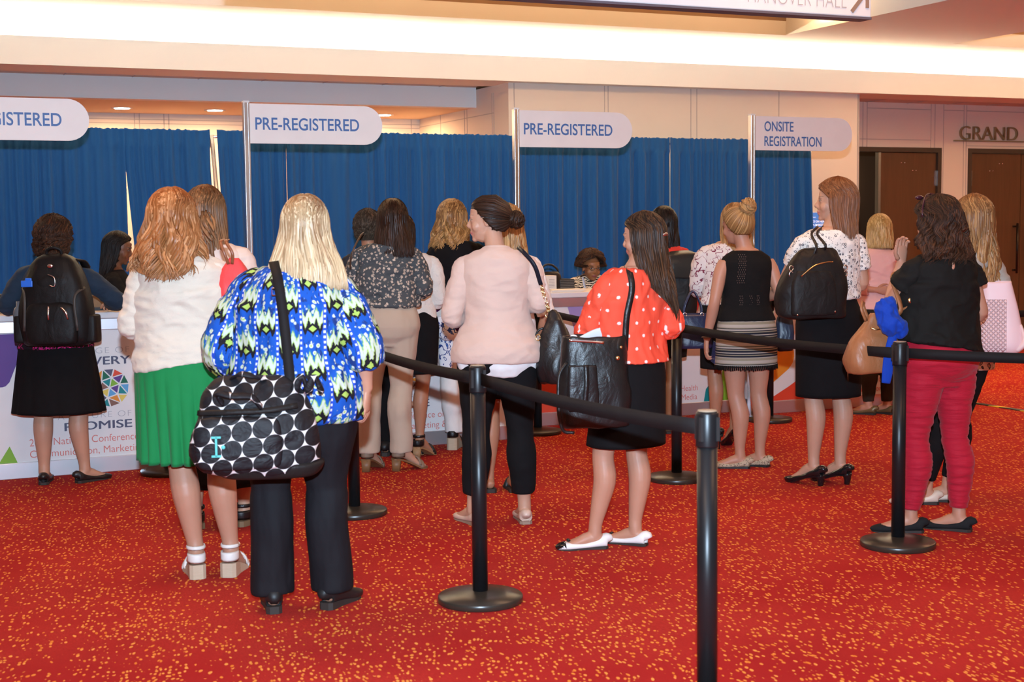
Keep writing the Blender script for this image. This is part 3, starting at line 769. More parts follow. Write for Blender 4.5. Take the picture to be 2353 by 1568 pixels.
class Person:
    pass
def sub_head(P):
    """volumes of the head in head coordinates (metres, 0.22 tall, facing +y)"""
    out = []
    out.append(ell((0, -.014, .024), (.074, .094, .086), 24))
    out.append(tube([(0, .016, .05), (0, .022, .01), (0, .026, -.035), (0, .034, -.07), (0, .042, -.098), (0, .046, -.108)],
                    [(.066, .070), (.067, .067), (.060, .062), (.049, .052), (.032, .034), (.014, .018)], 20))
    out.append(tube([(0, .080, .016), (0, .091, -.008), (0, .100, -.026), (0, .094, -.038)], [.008, .0095, .0118, .009], 10))
    for s in (-1, 1):
        out.append(ell((s * .011, .089, -.035), (.0085, .009, .0075), 8))
        out.append(ell((s * .032, .076, .0235), (.022, .012, .008), 10))
        out.append(ell((s * .032, .073, .002), (.015, .012, .010), 10))
        out.append(ell((s * .038, .052, -.032), (.027, .026, .030), 10))
        out.append(ell((s * .074, -.010, -.006), (.009, .020, .032), 10, Matrix.Rotation(R_(12), 4, 'X').to_euler()))
    out.append(ell((0, .084, -.0585), (.022, .0095, .0065), 10)); out.append(ell((0, .081, -.0695), (.019, .0100, .0075), 10))
    out.append(ell((0, .069, -.096), (.020, .015, .014), 10))
    out.append(ell((0, .074, -.050), (.020, .016, .016), 10)); out.append(ell((0, .068, -.083), (.022, .014, .014), 10))
    return out

def hand_parts(wr, d, nrm, side, curl, sc=1.0):
    """palm, four unequal fingers and a thumb; d = direction the hand points, nrm = back of the hand"""
    d = Vector(d).normalized(); n = Vector(nrm); n = (n - d * n.dot(d)).normalized(); lat = d.cross(n) * side
    W = Vector(wr); palm = []; fing = []
    pp = [W - d * .012, W + d * .02, W + d * .05, W + d * .085, W + d * .092]
    palm.append(tube([tuple(p) for p in pp], [(.021 * sc, .016 * sc), (.030 * sc, .016 * sc), (.038 * sc, .015 * sc), (.037 * sc, .012 * sc), (.030 * sc, .008 * sc)], 14, ref=tuple(lat)))
    L = (.066, .074, .069, .054); off = (.028, .0095, -.0095, -.027)
    for i in range(4):
        p = W + d * (.080 - abs(i - 1.3) * .004) + lat * off[i] * sc; dd = (d + lat * off[i] * 2.0).normalized(); pts = [p]; c = curl * (1 + .12 * i)
        for seg, fr in enumerate((.42, .33, .25)):
            a = c * (0.5 + 0.5 * seg) ; q = (dd * math.cos(a * (seg + 1) * .55) - n * math.sin(a * (seg + 1) * .55)).normalized()
            p = p + q * L[i] * fr * sc; pts.append(p)
        fing.append(tube([tuple(q) for q in pts], [.0090 * sc, .0085 * sc, .0075 * sc, .0045 * sc], 8, res=9))
    p0 = W + d * .022 + lat * .022 * sc; td = (d * .75 + lat * .62 - n * .28).normalized(); td2 = (d * .95 + lat * .2 - n * .35).normalized()
    fing.append(tube([tuple(q) for q in (p0, p0 + td * .035 * sc, p0 + td * .035 * sc + td2 * .028 * sc, p0 + td * .035 * sc + td2 * .050 * sc)], [.013 * sc, .0105 * sc, .0095 * sc, .005 * sc], 8, res=9))
    return palm, fing

def foot_frame(ft, hh):
    """foot: (x, y, yaw degrees) of the ankle; returns function foot-local -> person-local"""
    x, y, yw = ft; c, s_ = math.cos(R_(yw)), math.sin(R_(yw))
    return lambda p: (x + p[0] * c - p[1] * s_, y + p[0] * s_ + p[1] * c, p[2])

def person(name, px, py, face, h, label, skin='fair', bw=1.0, lw=1.0, heel=0.012, feet=((-.09, 0, 5), (.09, 0, -5)), arms=None, hands=(None, None),
           head=(0, 0, 0), turn=0, nod=0, seat=None, voxel=.0075, sw=1.0, lean=0.0, knee=((0, 0), (0, 0)), aw=1.0, loc=None, up=(0, 0)):
    """up = sideways, forward shift of the upper body in metres"""
    P = Person(); P.h = h; P.S = h / 1.65; P.bw = bw; P.lw = lw; P.heel = heel; P.seat = seat; P.aw = aw; P.sw = sw; P.skin = skin; P.up = up
    q = floor_at(px, py) if loc is None else Vector(loc)
    P.root = empty('person', (q.x, q.y, 0), R_(-YAW + face)); tag(P.root, label, 'person')
    S_ = P.S; ui = 1 / S_
    P.dz = heel * ui if seat is None else seat * ui - .86      # lift of everything above the feet, in body units
    dz = P.dz
    P.feet = [(f[0] * ui, f[1] * ui, f[2]) for f in feet]
    ux, uy = up[0] * ui, up[1] * ui
    def shift(z): return np.clip((z - .86) / .3, 0, 1)
    P.shift = lambda z: (ux * float(np.clip((z - .5) / .5, 0, 1)), uy * float(np.clip((z - .86) / .5, 0, 1)))
    P.torso = lambda z, ease=0.0, straight=0.0, deep=1.0: tor(z, ease, straight, deep)
    def tor(z, ease, straight, deep):
        rx, ry, cy = torso_at(z, bw, deep)
        if straight:
            zz = np.linspace(.86, 1.24, 9); mx = max(torso_at(a, bw)[0] for a in zz); my = max(torso_at(a, bw, deep)[1] for a in zz)
            if z < 1.24: rx = rx + (mx - rx) * straight; ry = ry + (my - ry) * straight * .6
        sx, sy = P.shift(z)
        return (z + dz, rx + ease, ry + ease, sx, cy + sy)
    V = []; F = []
    def add(vf):
        b = len(V); V.extend([tuple(v) for v in vf[0]]); F.extend([tuple(i + b for i in f) for f in vf[1]])
    add(rings(interp_rings([tor(z, 0, 0, 1) for z in TZ], 30), 24))
    # legs
    P.legs = []
    for i, s in enumerate((-1, 1)):
        fx, fy, yw = P.feet[i]; fr = foot_frame(P.feet[i], heel)
        hz = .86 + dz; sx, sy = P.shift(.86)
        hip = Vector((s * .088 * (1 + (bw - 1) * .5) + sx, -.008 + sy, hz)); ank = Vector((fx, fy, .085 + heel * ui * .9))
        if seat is not None:
            kn = Vector((s * .10, .42, hz - .01)); ank = Vector((s * .10, .40, .085)); P.feet[i] = (s * .10, .40, 0)
        else:
            kn = hip.lerp(ank, .52) + Vector((knee[i][0] * ui, knee[i][1] * ui, 0)); kn.y += .012
        back = Vector((0, -.022, 0)) if seat is None else Vector((0, 0, 0))
        bk = Matrix.Rotation(R_(yw * .6), 3, 'Z') @ back
        pts = [hip, hip.lerp(kn, .35), hip.lerp(kn, .75), kn, kn.lerp(ank, .30) + bk, kn.lerp(ank, .62) + bk * .5, kn.lerp(ank, .88), ank, ank - Vector((0, 0, .03))]
        rad = [.088 * bw, .080 * bw, .062, .053, .0565, .045, .034, .033, .033]
        rad = [r * lw for r in rad]
        P.legs.append((pts, rad)); add(tube([tuple(p) for p in pts], rad, 16, res=26))
        H = heel * ui; fr = foot_frame(P.feet[i], heel)
        fp = [(0, -.052, H + .030), (0, -.030, H + .036), (0, .03, H * .85 + .046), (0, .085, H * .35 + .034), (0, .135, .024), (0, .165, .018), (0, .178, .014)]
        rr = [(.018, .018), (.030, .030), (.032, .034), (.036, .024), (.040, .018), (.032, .013), (.018, .008)]
        add(tube([fr(p) for p in fp], rr, 14, ref=fr((1, 0, 0)) if False else (math.cos(R_(P.feet[i][2])), math.sin(R_(P.feet[i][2])), 0), res=16))
    # arms
    P.arms = []
    arms = arms or (((-.23, -.03, 1.06), (-.20, .10, .84)), ((.23, -.03, 1.06), (.20, .10, .84)))
    for i, s in enumerate((-1, 1)):
        sx, sy = P.shift(1.325)
        sh = Vector((s * .160 * (1 + (bw - 1) * .75) * sw + sx, -.010 + sy, 1.302 + dz)); el = Vector(arms[i][0]) * ui; wr = Vector(arms[i][1]) * ui
        P.arms.append((sh, el, wr))
        add(tube([tuple(p) for p in (sh - Vector((s * .02, 0, -.01)), sh.lerp(el, .25), sh.lerp(el, .65), el, el.lerp(wr, .3), el.lerp(wr, .7), wr)],
                 [r * aw for r in (.046, .045, .041, .036, .038, .029, .0235)], 14, res=22))
    fing = []
    for i, hd in enumerate(hands):
        sh, el, wr = P.arms[i]
        if hd is None: hd = (tuple((wr - el).normalized()), (0, 0, 1) if abs((wr - el).normalized().z) < .8 else (0, -1, 0), .9)
        pal, fg = hand_parts(wr, hd[0], hd[1], hd[3] if len(hd) > 3 else (1 if i == 0 else -1), hd[2])
        for a in pal: add(a)
        fing += fg
    # neck and head
    hx, hy, hz_ = (head[0] * ui, head[1] * ui, head[2] * ui); sx, sy = P.shift(1.4)
    HC = Vector((hx + sx, .024 + hy + sy, 1.540 + hz_ + dz)); P.HC = HC
    P.HM = Matrix.Translation(HC) @ Matrix.Rotation(R_(turn), 4, 'Z') @ Matrix.Rotation(R_(-nod), 4, 'X')
    P.HY = Matrix.Translation(HC) @ Matrix.Rotation(R_(turn), 4, 'Z') @ Matrix.Rotation(R_(-nod) * .5, 4, 'X')
    nb = Vector((sx, -.014 + sy, 1.36 + dz)); nt = P.HM @ Vector((0, -.018, -.04))
    add(tube([tuple(nb), tuple(nb.lerp(nt, .5)), tuple(nt)], [(.056, .056), (.048, .050), (.050, .054)], 16, res=8))
    for vf in sub_head(P): add(([tuple(P.HM @ Vector(v)) for v in vf[0]], vf[1]))
    V = [(v[0] * S_, v[1] * S_, v[2] * S_) for v in V]
    me = fuse(V, F, voxel, 3)
    if fing:
        bm = bmesh.new(); bm.from_mesh(me)
        for fv, ff in fing:
            vs = [bm.verts.new((v[0] * S_, v[1] * S_, v[2] * S_)) for v in fv]
            for f in ff: bm.faces.new([vs[i] for i in f])
        bm.to_mesh(me); bm.free()
    me.materials.clear(); me.materials.append(SK[skin]); smooth_shade(me)
    c = coords(me) / S_; inv = np.array(P.HM.inverted())
    hl = c @ inv[:3, :3].T + inv[:3, 3]
    at = me.attributes.new('head', 'FLOAT_VECTOR', 'POINT'); at.data.foreach_set('vector', hl.astype(np.float32).ravel())
    P.body = link('body', me, P.root); me.name = 'body'
    return P

def piece(P, name, V, F, mat, voxel=.009, smooth=5, wr=None, axis=None):
    """one sewn garment: fused volumes, smoothed and creased; V in body units"""
    me = fuse([(v[0] * P.S, v[1] * P.S, v[2] * P.S) for v in V], F, voxel, smooth)
    for a in (wr or ()): wrinkle(me, *a)
    me.materials.clear(); me.materials.append(mat); smooth_shade(me); me.name = name
    # print coordinates: round the trunk or round the sleeve, and along it
    c = coords(me) / P.S
    if axis is None:
        sx, sy = P.shift(1.15); u = np.arctan2(c[:, 0] - sx, -(c[:, 1] - sy)) * .165; wv = np.stack([u, c[:, 1], c[:, 2]], 1) * P.S
    else:
        A = resample(axis, 60); d = ((c[:, None, :] - A[None]) ** 2).sum(2); i = d.argmin(1); T_ = np.gradient(A, axis=0); T_ /= np.linalg.norm(T_, axis=1)[:, None]
        L_ = np.concatenate([[0], np.cumsum(np.linalg.norm(np.diff(A, axis=0), axis=1))]); o_ = c - A[i]
        b0 = np.array((0, -1.0, 0.25)); b0 = b0 - T_[i] * (T_[i] @ b0)[:, None]; b0 /= np.linalg.norm(b0, axis=1)[:, None]; b1 = np.cross(T_[i], b0)
        u = np.arctan2((o_ * b1).sum(1), (o_ * b0).sum(1)) * .068; wv = np.stack([u + A[0][0], c[:, 1], A[0][2] - L_[i] + .03], 1) * P.S
    at = me.attributes.new('wrap', 'FLOAT_VECTOR', 'POINT'); at.data.foreach_set('vector', wv.astype(np.float32).ravel())
    return link(name, me, P.root)

def top(P, name, mat, z0=.92, ztop=1.385, ease=.012, straight=.3, sleeve=0.0, se=.012, sleeve_prof=None, flare=0.0, wr=None, deep=1.0, hem_tilt=0.0, neck=0.0, voxel=.009, cuff=None, extra=()):
    """upper garment; sleeve 0 none, 1 to the elbow, 2 to the wrist"""
    V = []; F = []; sleeves = []
    def add(vf):
        b = len(V); V.extend([tuple(v) for v in vf[0]]); F.extend([tuple(i + b for i in f) for f in vf[1]])
    zs = np.linspace(z0, ztop, 26); rg = []
    for z in zs:
        g = list(P.torso(z, ease, straight, deep)); f = max(0, (1.12 - z) / (1.12 - z0)) * flare
        g[1] += f; g[2] += f * .7
        if z > 1.33: g[1] += neck; g[2] += neck
        rg.append(tuple(g))
    rv, rf = rings(rg, 40)
    if hem_tilt: rv = [(x, y, z - hem_tilt * x * max(0, 1 - (z - z0 - P.dz) / .12)) for x, y, z in rv]
    add((rv, rf))
    for i, s in enumerate((-1, 1)):
        sh, el, wr_ = P.arms[i]; aw = P.aw
        if sleeve <= 0 and ztop < 1.3: continue
        if sleeve <= 0:
            # shoulder strap of the garment
            add(ell(tuple(sh - Vector((s * .045, 0, -.012))), (.045, .062, .040), 14)); continue
        path = [sh - Vector((s * .06, 0, -.020)), sh - Vector((s * .005, 0, -.004)), sh.lerp(el, .3), sh.lerp(el, .65), el, el.lerp(wr_, .35), el.lerp(wr_, .7), el.lerp(wr_, .97)]
        par = [-.1, .0, .3, .65, 1, 1.35, 1.7, 1.97]
        rad = [.046, .047, .048, .045, .042, .041, .036, .030]
        pts = [p for p, a in zip(path, par) if a <= sleeve]; rr = [r * aw + se * (.45 if a < .1 else 1) for r, a in zip(rad, par) if a <= sleeve]
        if len(pts) < len(path):
            k = len(pts); a0, a1 = par[k - 1], par[k]; f = (sleeve - a0) / (a1 - a0)
            if f > .02: pts.append(path[k - 1].lerp(path[k], f)); rr.append((rad[k - 1] + (rad[k] - rad[k - 1]) * f) * aw + se)
        if sleeve_prof: rr = [r * np.interp(j / (len(rr) - 1), np.linspace(0, 1, len(sleeve_prof)), sleeve_prof) for j, r in enumerate(rr)]
        sleeves.append(tube([tuple(p) for p in pts], rr, 18, res=24) + ([tuple(p) for p in pts],))
    for e in extra: add(e)
    W_ = wr if wr is not None else ((.006, (9, 9, 16), 1),)
    o = piece(P, name, V, F, mat, voxel, 5, W_)
    for j, (sv, sf, ax) in enumerate(sleeves):
        so = piece(P, 'sleeve', sv, sf, mat, min(voxel, .0075), 2, tuple((a[0] * .8, a[1], a[2] + 3 + j) + tuple(a[3:]) for a in W_) + ((.004, (13, 13, 24), 40 + j, True),), ax); so.parent = o
    return o

def skirt(P, name, mat, z0, z1, hem=(.20, .16), ease=.012, folds=0, amp=0.0, wr=None, tilt=0.0, seg=96, phase=0.3, slit=None, cx=0.0):
    """skirt from waist z1 down to hem z0 (body units)"""
    sx, sy = P.shift(.86); rg = []; n = 30
    for i in range(n):
        t = i / (n - 1); z = z1 + (z0 - z1) * t
        zb = max(z, .86)
        rx, ry, cy = torso_at(zb, P.bw)
        if z < .86:
            u = (.86 - z) / max(1e-3, .86 - z0); rx = rx + ease; ry = ry + ease
            rx += (hem[0] - rx) * u; ry += (hem[1] - ry) * u; cy = cy * (1 - .6 * u)
        else: rx += ease; ry += ease
        qx, qy = P.shift(z)
        rg.append((z + P.dz, rx, ry, qx + cx * t, cy + qy * .5))
    # inside of the hem
    z, rx, ry, cx_, cy_ = rg[-1]
    rg += [(z + .004, rx - .006, ry - .006, cx_, cy_), (z + .09, rx * .8, ry * .8, cx_, cy_)]
    def fold(a, t):
        t = min(1, t * 1.06); w_ = max(0, (t - .12)) ** 1.1
        if not folds: return 1.0
        q = abs(math.sin(folds * a / 2 + phase + .35 * math.sin(3 * a))) ** .75
        return 1 + amp * w_ * (q * 1.6 - 1.0 + .30 * math.sin(folds * .37 * a + 1.3))
    V, F = rings(rg, seg, fold)
    if tilt: V = [(x, y, z + tilt * x) for x, y, z in V]
    me = bpy.data.meshes.new(name); me.from_pydata([(v[0] * P.S, v[1] * P.S, v[2] * P.S) for v in V], [], F); me.update()
    for a in (wr or ()): wrinkle(me, *a)
    me.materials.append(mat); smooth_shade(me)
    return link(name, me, P.root)

def trousers(P, name, mat, z1=1.04, zhem=.06, ease=.014, legprof=(1.06, 1.05, 1.08, 1.10, 1.05, 1.0), wide=0.0, wr=None, voxel=.009, hemr=None):
    V = []; F = []
    def add(vf):
        b = len(V); V.extend([tuple(v) for v in vf[0]]); F.extend([tuple(i + b for i in f) for f in vf[1]])
    zs = np.linspace(.735, z1, 16)
    add(rings([P.torso(z, ease + .008, 0.0) for z in zs], 32))
    for i in range(2):
        pts, rad = P.legs[i]; pts = list(pts)
        P2 = resample([tuple(p) for p in pts], 30); R2 = resample([(r, 0, 0) for r in rad], 30)[:, 0]
        keep = [j for j in range(30) if P2[j][2] > zhem]
        Q = [tuple(P2[j]) for j in keep]; n = len(Q); rr = []
        for a, j in enumerate(keep):
            t = a / (n - 1); r = R2[j] * np.interp(t, np.linspace(0, 1, len(legprof)), legprof) + ease + .006 * max(0, 1 - t * 3)
            if wide: r = max(r, wide * (1.0 if t > .35 else 0)); 
            rr.append(r)
        add(tube(Q, rr, 18))
    return piece(P, name, V, F, mat, voxel, 5, wr if wr is not None else ((.005, (10, 10, 14), 2),))

def shoes(P, kind, mats, names='shoe', low=.045):
    """a pair of shoes; mats = main, sole/heel, accent"""
    ui = 1 / P.S; H = P.heel * ui; S_ = P.S
    for i, s in enumerate((-1, 1)):
        fr0 = foot_frame(P.feet[i], P.heel); fr = lambda p: tuple(q * S_ for q in fr0(p)); rf = (math.cos(R_(P.feet[i][2])), math.sin(R_(P.feet[i][2])), 0)
        sole_t = max(.008, min(.02, H)) 
        prof = [(-.064, .020), (-.050, .034), (-.02, .034), (.03, .033), (.08, .038), (.125, .044), (.16, .038), (.182, .024), (.192, .008)]
        root = None
        def zt(y):   # height of the foot bed
            return H * float(np.interp(y, (-.06, 0.0, .10, .13, .2), (1, .92, .25, 0, 0)))
        def slab(z_of_top, z_of_bot, grow=0.0, y0=-.07, y1=.2):
            k = MB(); V = []; F = []; n = len(prof)
            for (y, hw) in prof:
                a = fr((-(hw + grow), y, z_of_top(y))); b = fr((hw + grow, y, z_of_top(y))); c = fr((hw + grow, y, z_of_bot(y))); d = fr((-(hw + grow), y, z_of_bot(y)))
                V += [a, b, c, d]
            for j in range(n - 1):
                for q in range(4): F.append((j * 4 + q, j * 4 + (q + 1) % 4, j * 4 + 4 + (q + 1) % 4, j * 4 + 4 + q))
            F.append((3, 2, 1, 0)); F.append(tuple((n - 1) * 4 + q for q in range(4)))
            k.add(V, F); return k
        def shell(hts):
            k = MB(); pts = []; rr = []
            for y, hw, zt_ in hts:
                zb = zt(y) + .004; pts.append(fr((0, y, (zb + zt_ + zt(y)) / 2))); rr.append((hw * S_, max(.006, zt_ / 2) * S_))
            V, F = tube(pts, rr, 20, ref=rf, res=26, power=2.6); k.add(V, F); return k
        flat_h = [(-.068, .016, .050), (-.060, .029, .068), (-.034, .036, .056), (.0, .0355, .040), (.05, .037, .029), (.10, .043, .034), (.135, .045, .038), (.165, .038, .032), (.188, .022, .024), (.197, .008, .014)]
        if kind in ('flat', 'pump', 'stiletto', 'boot', 'loafer'):
            hts = flat_h if kind != 'boot' else [(-.066, .014, .05), (-.056, .032, .085), (-.03, .038, .095), (.02, .040, .092), (.07, .042, .070), (.11, .046, .055), (.15, .044, .044), (.185, .030, .034), (.2, .012, .02)]
            sh = shell(hts).build(names, mats[0], P.root)
            if kind == 'stiletto' or kind == 'pump':
                k = MB(); r0, r1 = (.014, .005) if kind == 'stiletto' else (.024, .017)
                k.tube([fr((0, -.045, H + .012)), fr((0, -.048, H * .5)), fr((0, -.044, 0.001))], (r0 * 1.3, r1 * 1.2, r1), 10, res=8); k.build('heel', mats[1], sh)
                slab(lambda y: zt(y) + .008, lambda y: zt(y) if y < .09 else 0.001, -.004).build('sole', mats[1], sh, smooth=False)
            else:
                slab(lambda y: zt(y) + (.006 if kind != 'boot' else .012), lambda y: .001, -.002).build('sole', mats[1], sh, smooth=False)
            if len(mats) > 2:
                k = MB(); V, F = tube([fr((0, .150, .021)), fr((0, .175, .018)), fr((0, .193, .013)), fr((0, .2, .011))], [(.0435 * S_, .0205 * S_), (.033 * S_, .0165 * S_), (.018 * S_, .011 * S_), (.006 * S_, .006 * S_)], 18, ref=rf, res=10, power=2.4); k.add(V, F)
                k.ell(fr((0.012, .135, .047)), (.011, .008, .006), 8); k.ell(fr((-0.012, .135, .047)), (.011, .008, .006), 8)
                k.build('toe_cap', mats[2], sh)
        elif kind in ('wedge', 'sandal', 'block', 'flipflop', 'esp'):
            if kind in ('wedge', 'esp'):
                so = slab(lambda y: zt(y) + .012, lambda y: .001, .002).build(names, mats[1], P.root, smooth=False)
            else:
                so = slab(lambda y: zt(y) + .012, lambda y: (zt(y) if kind == 'block' else .001), .002).build(names, mats[1], P.root, smooth=False)
            if kind == 'block':
                k = MB(); k.tube([fr((0, -.036, H + .004)), fr((0, -.040, .001))], (.032 * S_, .026 * S_), 12, power=4); k.build('heel', mats[1], so)
            def strap(ya, za, wd, hw, lean=0.0, n=11):
                k = MB(); pts = []
                for a in np.linspace(-8, 188, n):
                    pts.append(fr((hw * math.cos(R_(a)), ya + lean * math.cos(R_(a)), zt(ya) + .010 + za * max(0, math.sin(R_(a))) )))
                rads = [(wd * S_, .0035 * S_)] * n
                V, F = tube(pts, rads, 8, ref=tuple(Vector(fr((0, 1, 0))) - Vector(fr((0, 0, 0)))), power=3.5); k.add(V, F); k.build('strap', mats[0], so)
            if kind == 'flipflop':
                strap(.085, .056, .012, .042, .03)
            else:
                strap(.135, .046, .014, .046); strap(.100, .058, .009, .043, .02)
                # ankle strap and heel counter
                k = MB(); pts = [fr((.040 * math.cos(R_(a)), -.006 + .046 * math.sin(R_(a)), H + .085)) for a in range(0, 361, 24)]
                V, F = tube(pts, [(.009 * S_, .0035 * S_)] * len(pts), 6, ref=(0, 0, 1)); k.add(V, F); k.build('strap', mats[0], so)
                k = MB(); pts = [fr((.038 * math.cos(R_(a)), -.016 + .048 * math.sin(R_(a)), H + .040)) for a in range(150, 391, 24)]
                V, F = tube(pts, [(.022 * S_, .003 * S_)] * len(pts), 6, ref=(0, 0, 1)); k.add(V, F); k.build('heel_counter', mats[0], so)

# ------------------------------------------------------------------ hair
def hair(P, mat, L=.2, vol=.012, wend=.10, dend=.05, cyend=-.09, wave=0.0, freq=3.0, gap=62, n=230, r=.0065, endj=.06, hl=.045, part=0.0, curl=0.0, seed=1, name='hair', crown=.118, wave_from=.25, sx=0.0, taper=0.0):
    rs = np.random.default_rng(seed); S_ = P.S; T = 17; n = int(n * 1.8); r *= .68
    zc = crown + vol
    def ring(z):
        if z > .02:
            k = math.sqrt(max(0, 1 - ((z - .02) / (zc - .02)) ** 2)); return (.080 + vol) * k, (.099 + vol) * k, -.014, 0
        u = min(1, (.02 - z) / (L + .02)); sm = u * u * (3 - 2 * u)
        return (.080 + vol) + (wend - .080 - vol) * sm, (.099 + vol) + (dend - .099 - vol) * sm ** .8, -.014 + (cyend + .014) * sm ** 1.1, sx * sm
    g0 = R_(gap)
    def pt(phi, z, rho):
        a = np.clip((hl + .045 - z) / .045, 0, 1); a = a * a * (3 - 2 * a); g = g0 * a
        ph = math.copysign(g + (PI - g) * abs(phi) / PI, phi)
        rx, ry, cy, cx = ring(z); return (cx + rx * rho * math.sin(ph), cy + ry * rho * math.cos(ph), z)
    V = []; F = []; HV = []
    # under-layer
    NS = 56; zl = [zc * .999] + [zc * math.cos(a) if False else .02 + (zc - .02) * math.cos(a) for a in np.linspace(.16, PI / 2, 9)] + list(np.linspace(.0, -L * .96, 16))
    for i, z in enumerate(zl):
        for j in range(NS):
            phi = -PI + 2 * PI * (j + .5) / NS
            zz = z if z > .02 else .02 - (.02 - z) * (1 - taper * 1.25 * (1 - abs(phi) / PI) ** .8)
            V.append(pt(phi, zz, .965)); HV.append((phi / 6.28 + .5, (zc - z) / (zc + L), .5))
    for i in range(len(zl) - 1):
        for j in range(NS):
            k = (j + 1) % NS
            if j == NS // 2 - 1 and zl[i + 1] < hl + .035: continue       # opening for the face
            F.append((i * NS + j, (i + 1) * NS + j, (i + 1) * NS + k, i * NS + k))
    # locks
    SG = 5
    for q in range(n):
        phi = rs.uniform(-PI, PI); t0 = rs.uniform(0.0, .30) ** 1.5; t1 = (1 - abs(rs.normal(0, endj))) * (1 - taper * (1 - abs(phi) / PI) ** .8); rnd = rs.random(); rho0 = rs.uniform(.955, 1.02)
        ph_w = 2.6 * math.sin(phi * 2.3 + seed) + 1.4 * phi + rs.normal(0, .35); fq = freq * rs.uniform(.93, 1.07); pts = []; rad = []
        drift = rs.normal(0, .10)
        for i in range(T):
            t = t0 + (t1 - t0) * i / (T - 1)
            # along the outline: first over the skull, then down
            arc1 = .16; z = zc - (zc + L) * t if t > arc1 else None
            z = .02 + (zc - .02) * math.cos(PI / 2 * min(1, t / .26)) if t < .26 else .02 - (L + .02) * (t - .26) / .74
            wv = wave * np.clip((t - wave_from) / .25, 0, 1)
            p = pt(max(-PI, min(PI, phi + drift * t + wv * .9 * math.sin(6.28 * fq * t + ph_w) / .09)), z, rho0 + wv * 1.0 * math.cos(6.28 * fq * t + ph_w * 1.3) / .09)
            if curl: p = (p[0] + curl * math.sin(6.28 * fq * 1.7 * t + ph_w), p[1] + curl * math.cos(6.28 * fq * 1.7 * t + ph_w), p[2] + curl * .6 * math.sin(6.28 * fq * 1.3 * t + ph_w * 2))
            pts.append(p); u = i / (T - 1); rad.append(r * (1.0 if u < .7 else max(.12, (1 - u) / .3)) * rs.uniform(.95, 1.05))
        tv, tf = tube(pts, [(a * 1.6, a * .6) for a in rad], SG)
        b = len(V); V += [tuple(v) for v in tv]; F += [tuple(i + b for i in f) for f in tf]
        for i in range(T):
            for j in range(SG): HV.append((phi / 6.28 + .5 + j * .004, t0 + (t1 - t0) * i / (T - 1), rnd))
    return hair_mesh(P, name, V, F, HV, mat)
def hair_mesh(P, name, V, F, HV, mat, M=None):
    M = M or P.HY; S_ = P.S
    W_ = [M @ Vector(v) for v in V]
    me = bpy.data.meshes.new(name); me.from_pydata([(v.x * S_, v.y * S_, v.z * S_) for v in W_], [], F)
    at = me.attributes.new('hair', 'FLOAT_VECTOR', 'POINT'); at.data.foreach_set('vector', np.array(HV, np.float32).ravel())
    me.materials.append(mat); smooth_shade(me); me.update()
    return link(name, me, P.root)
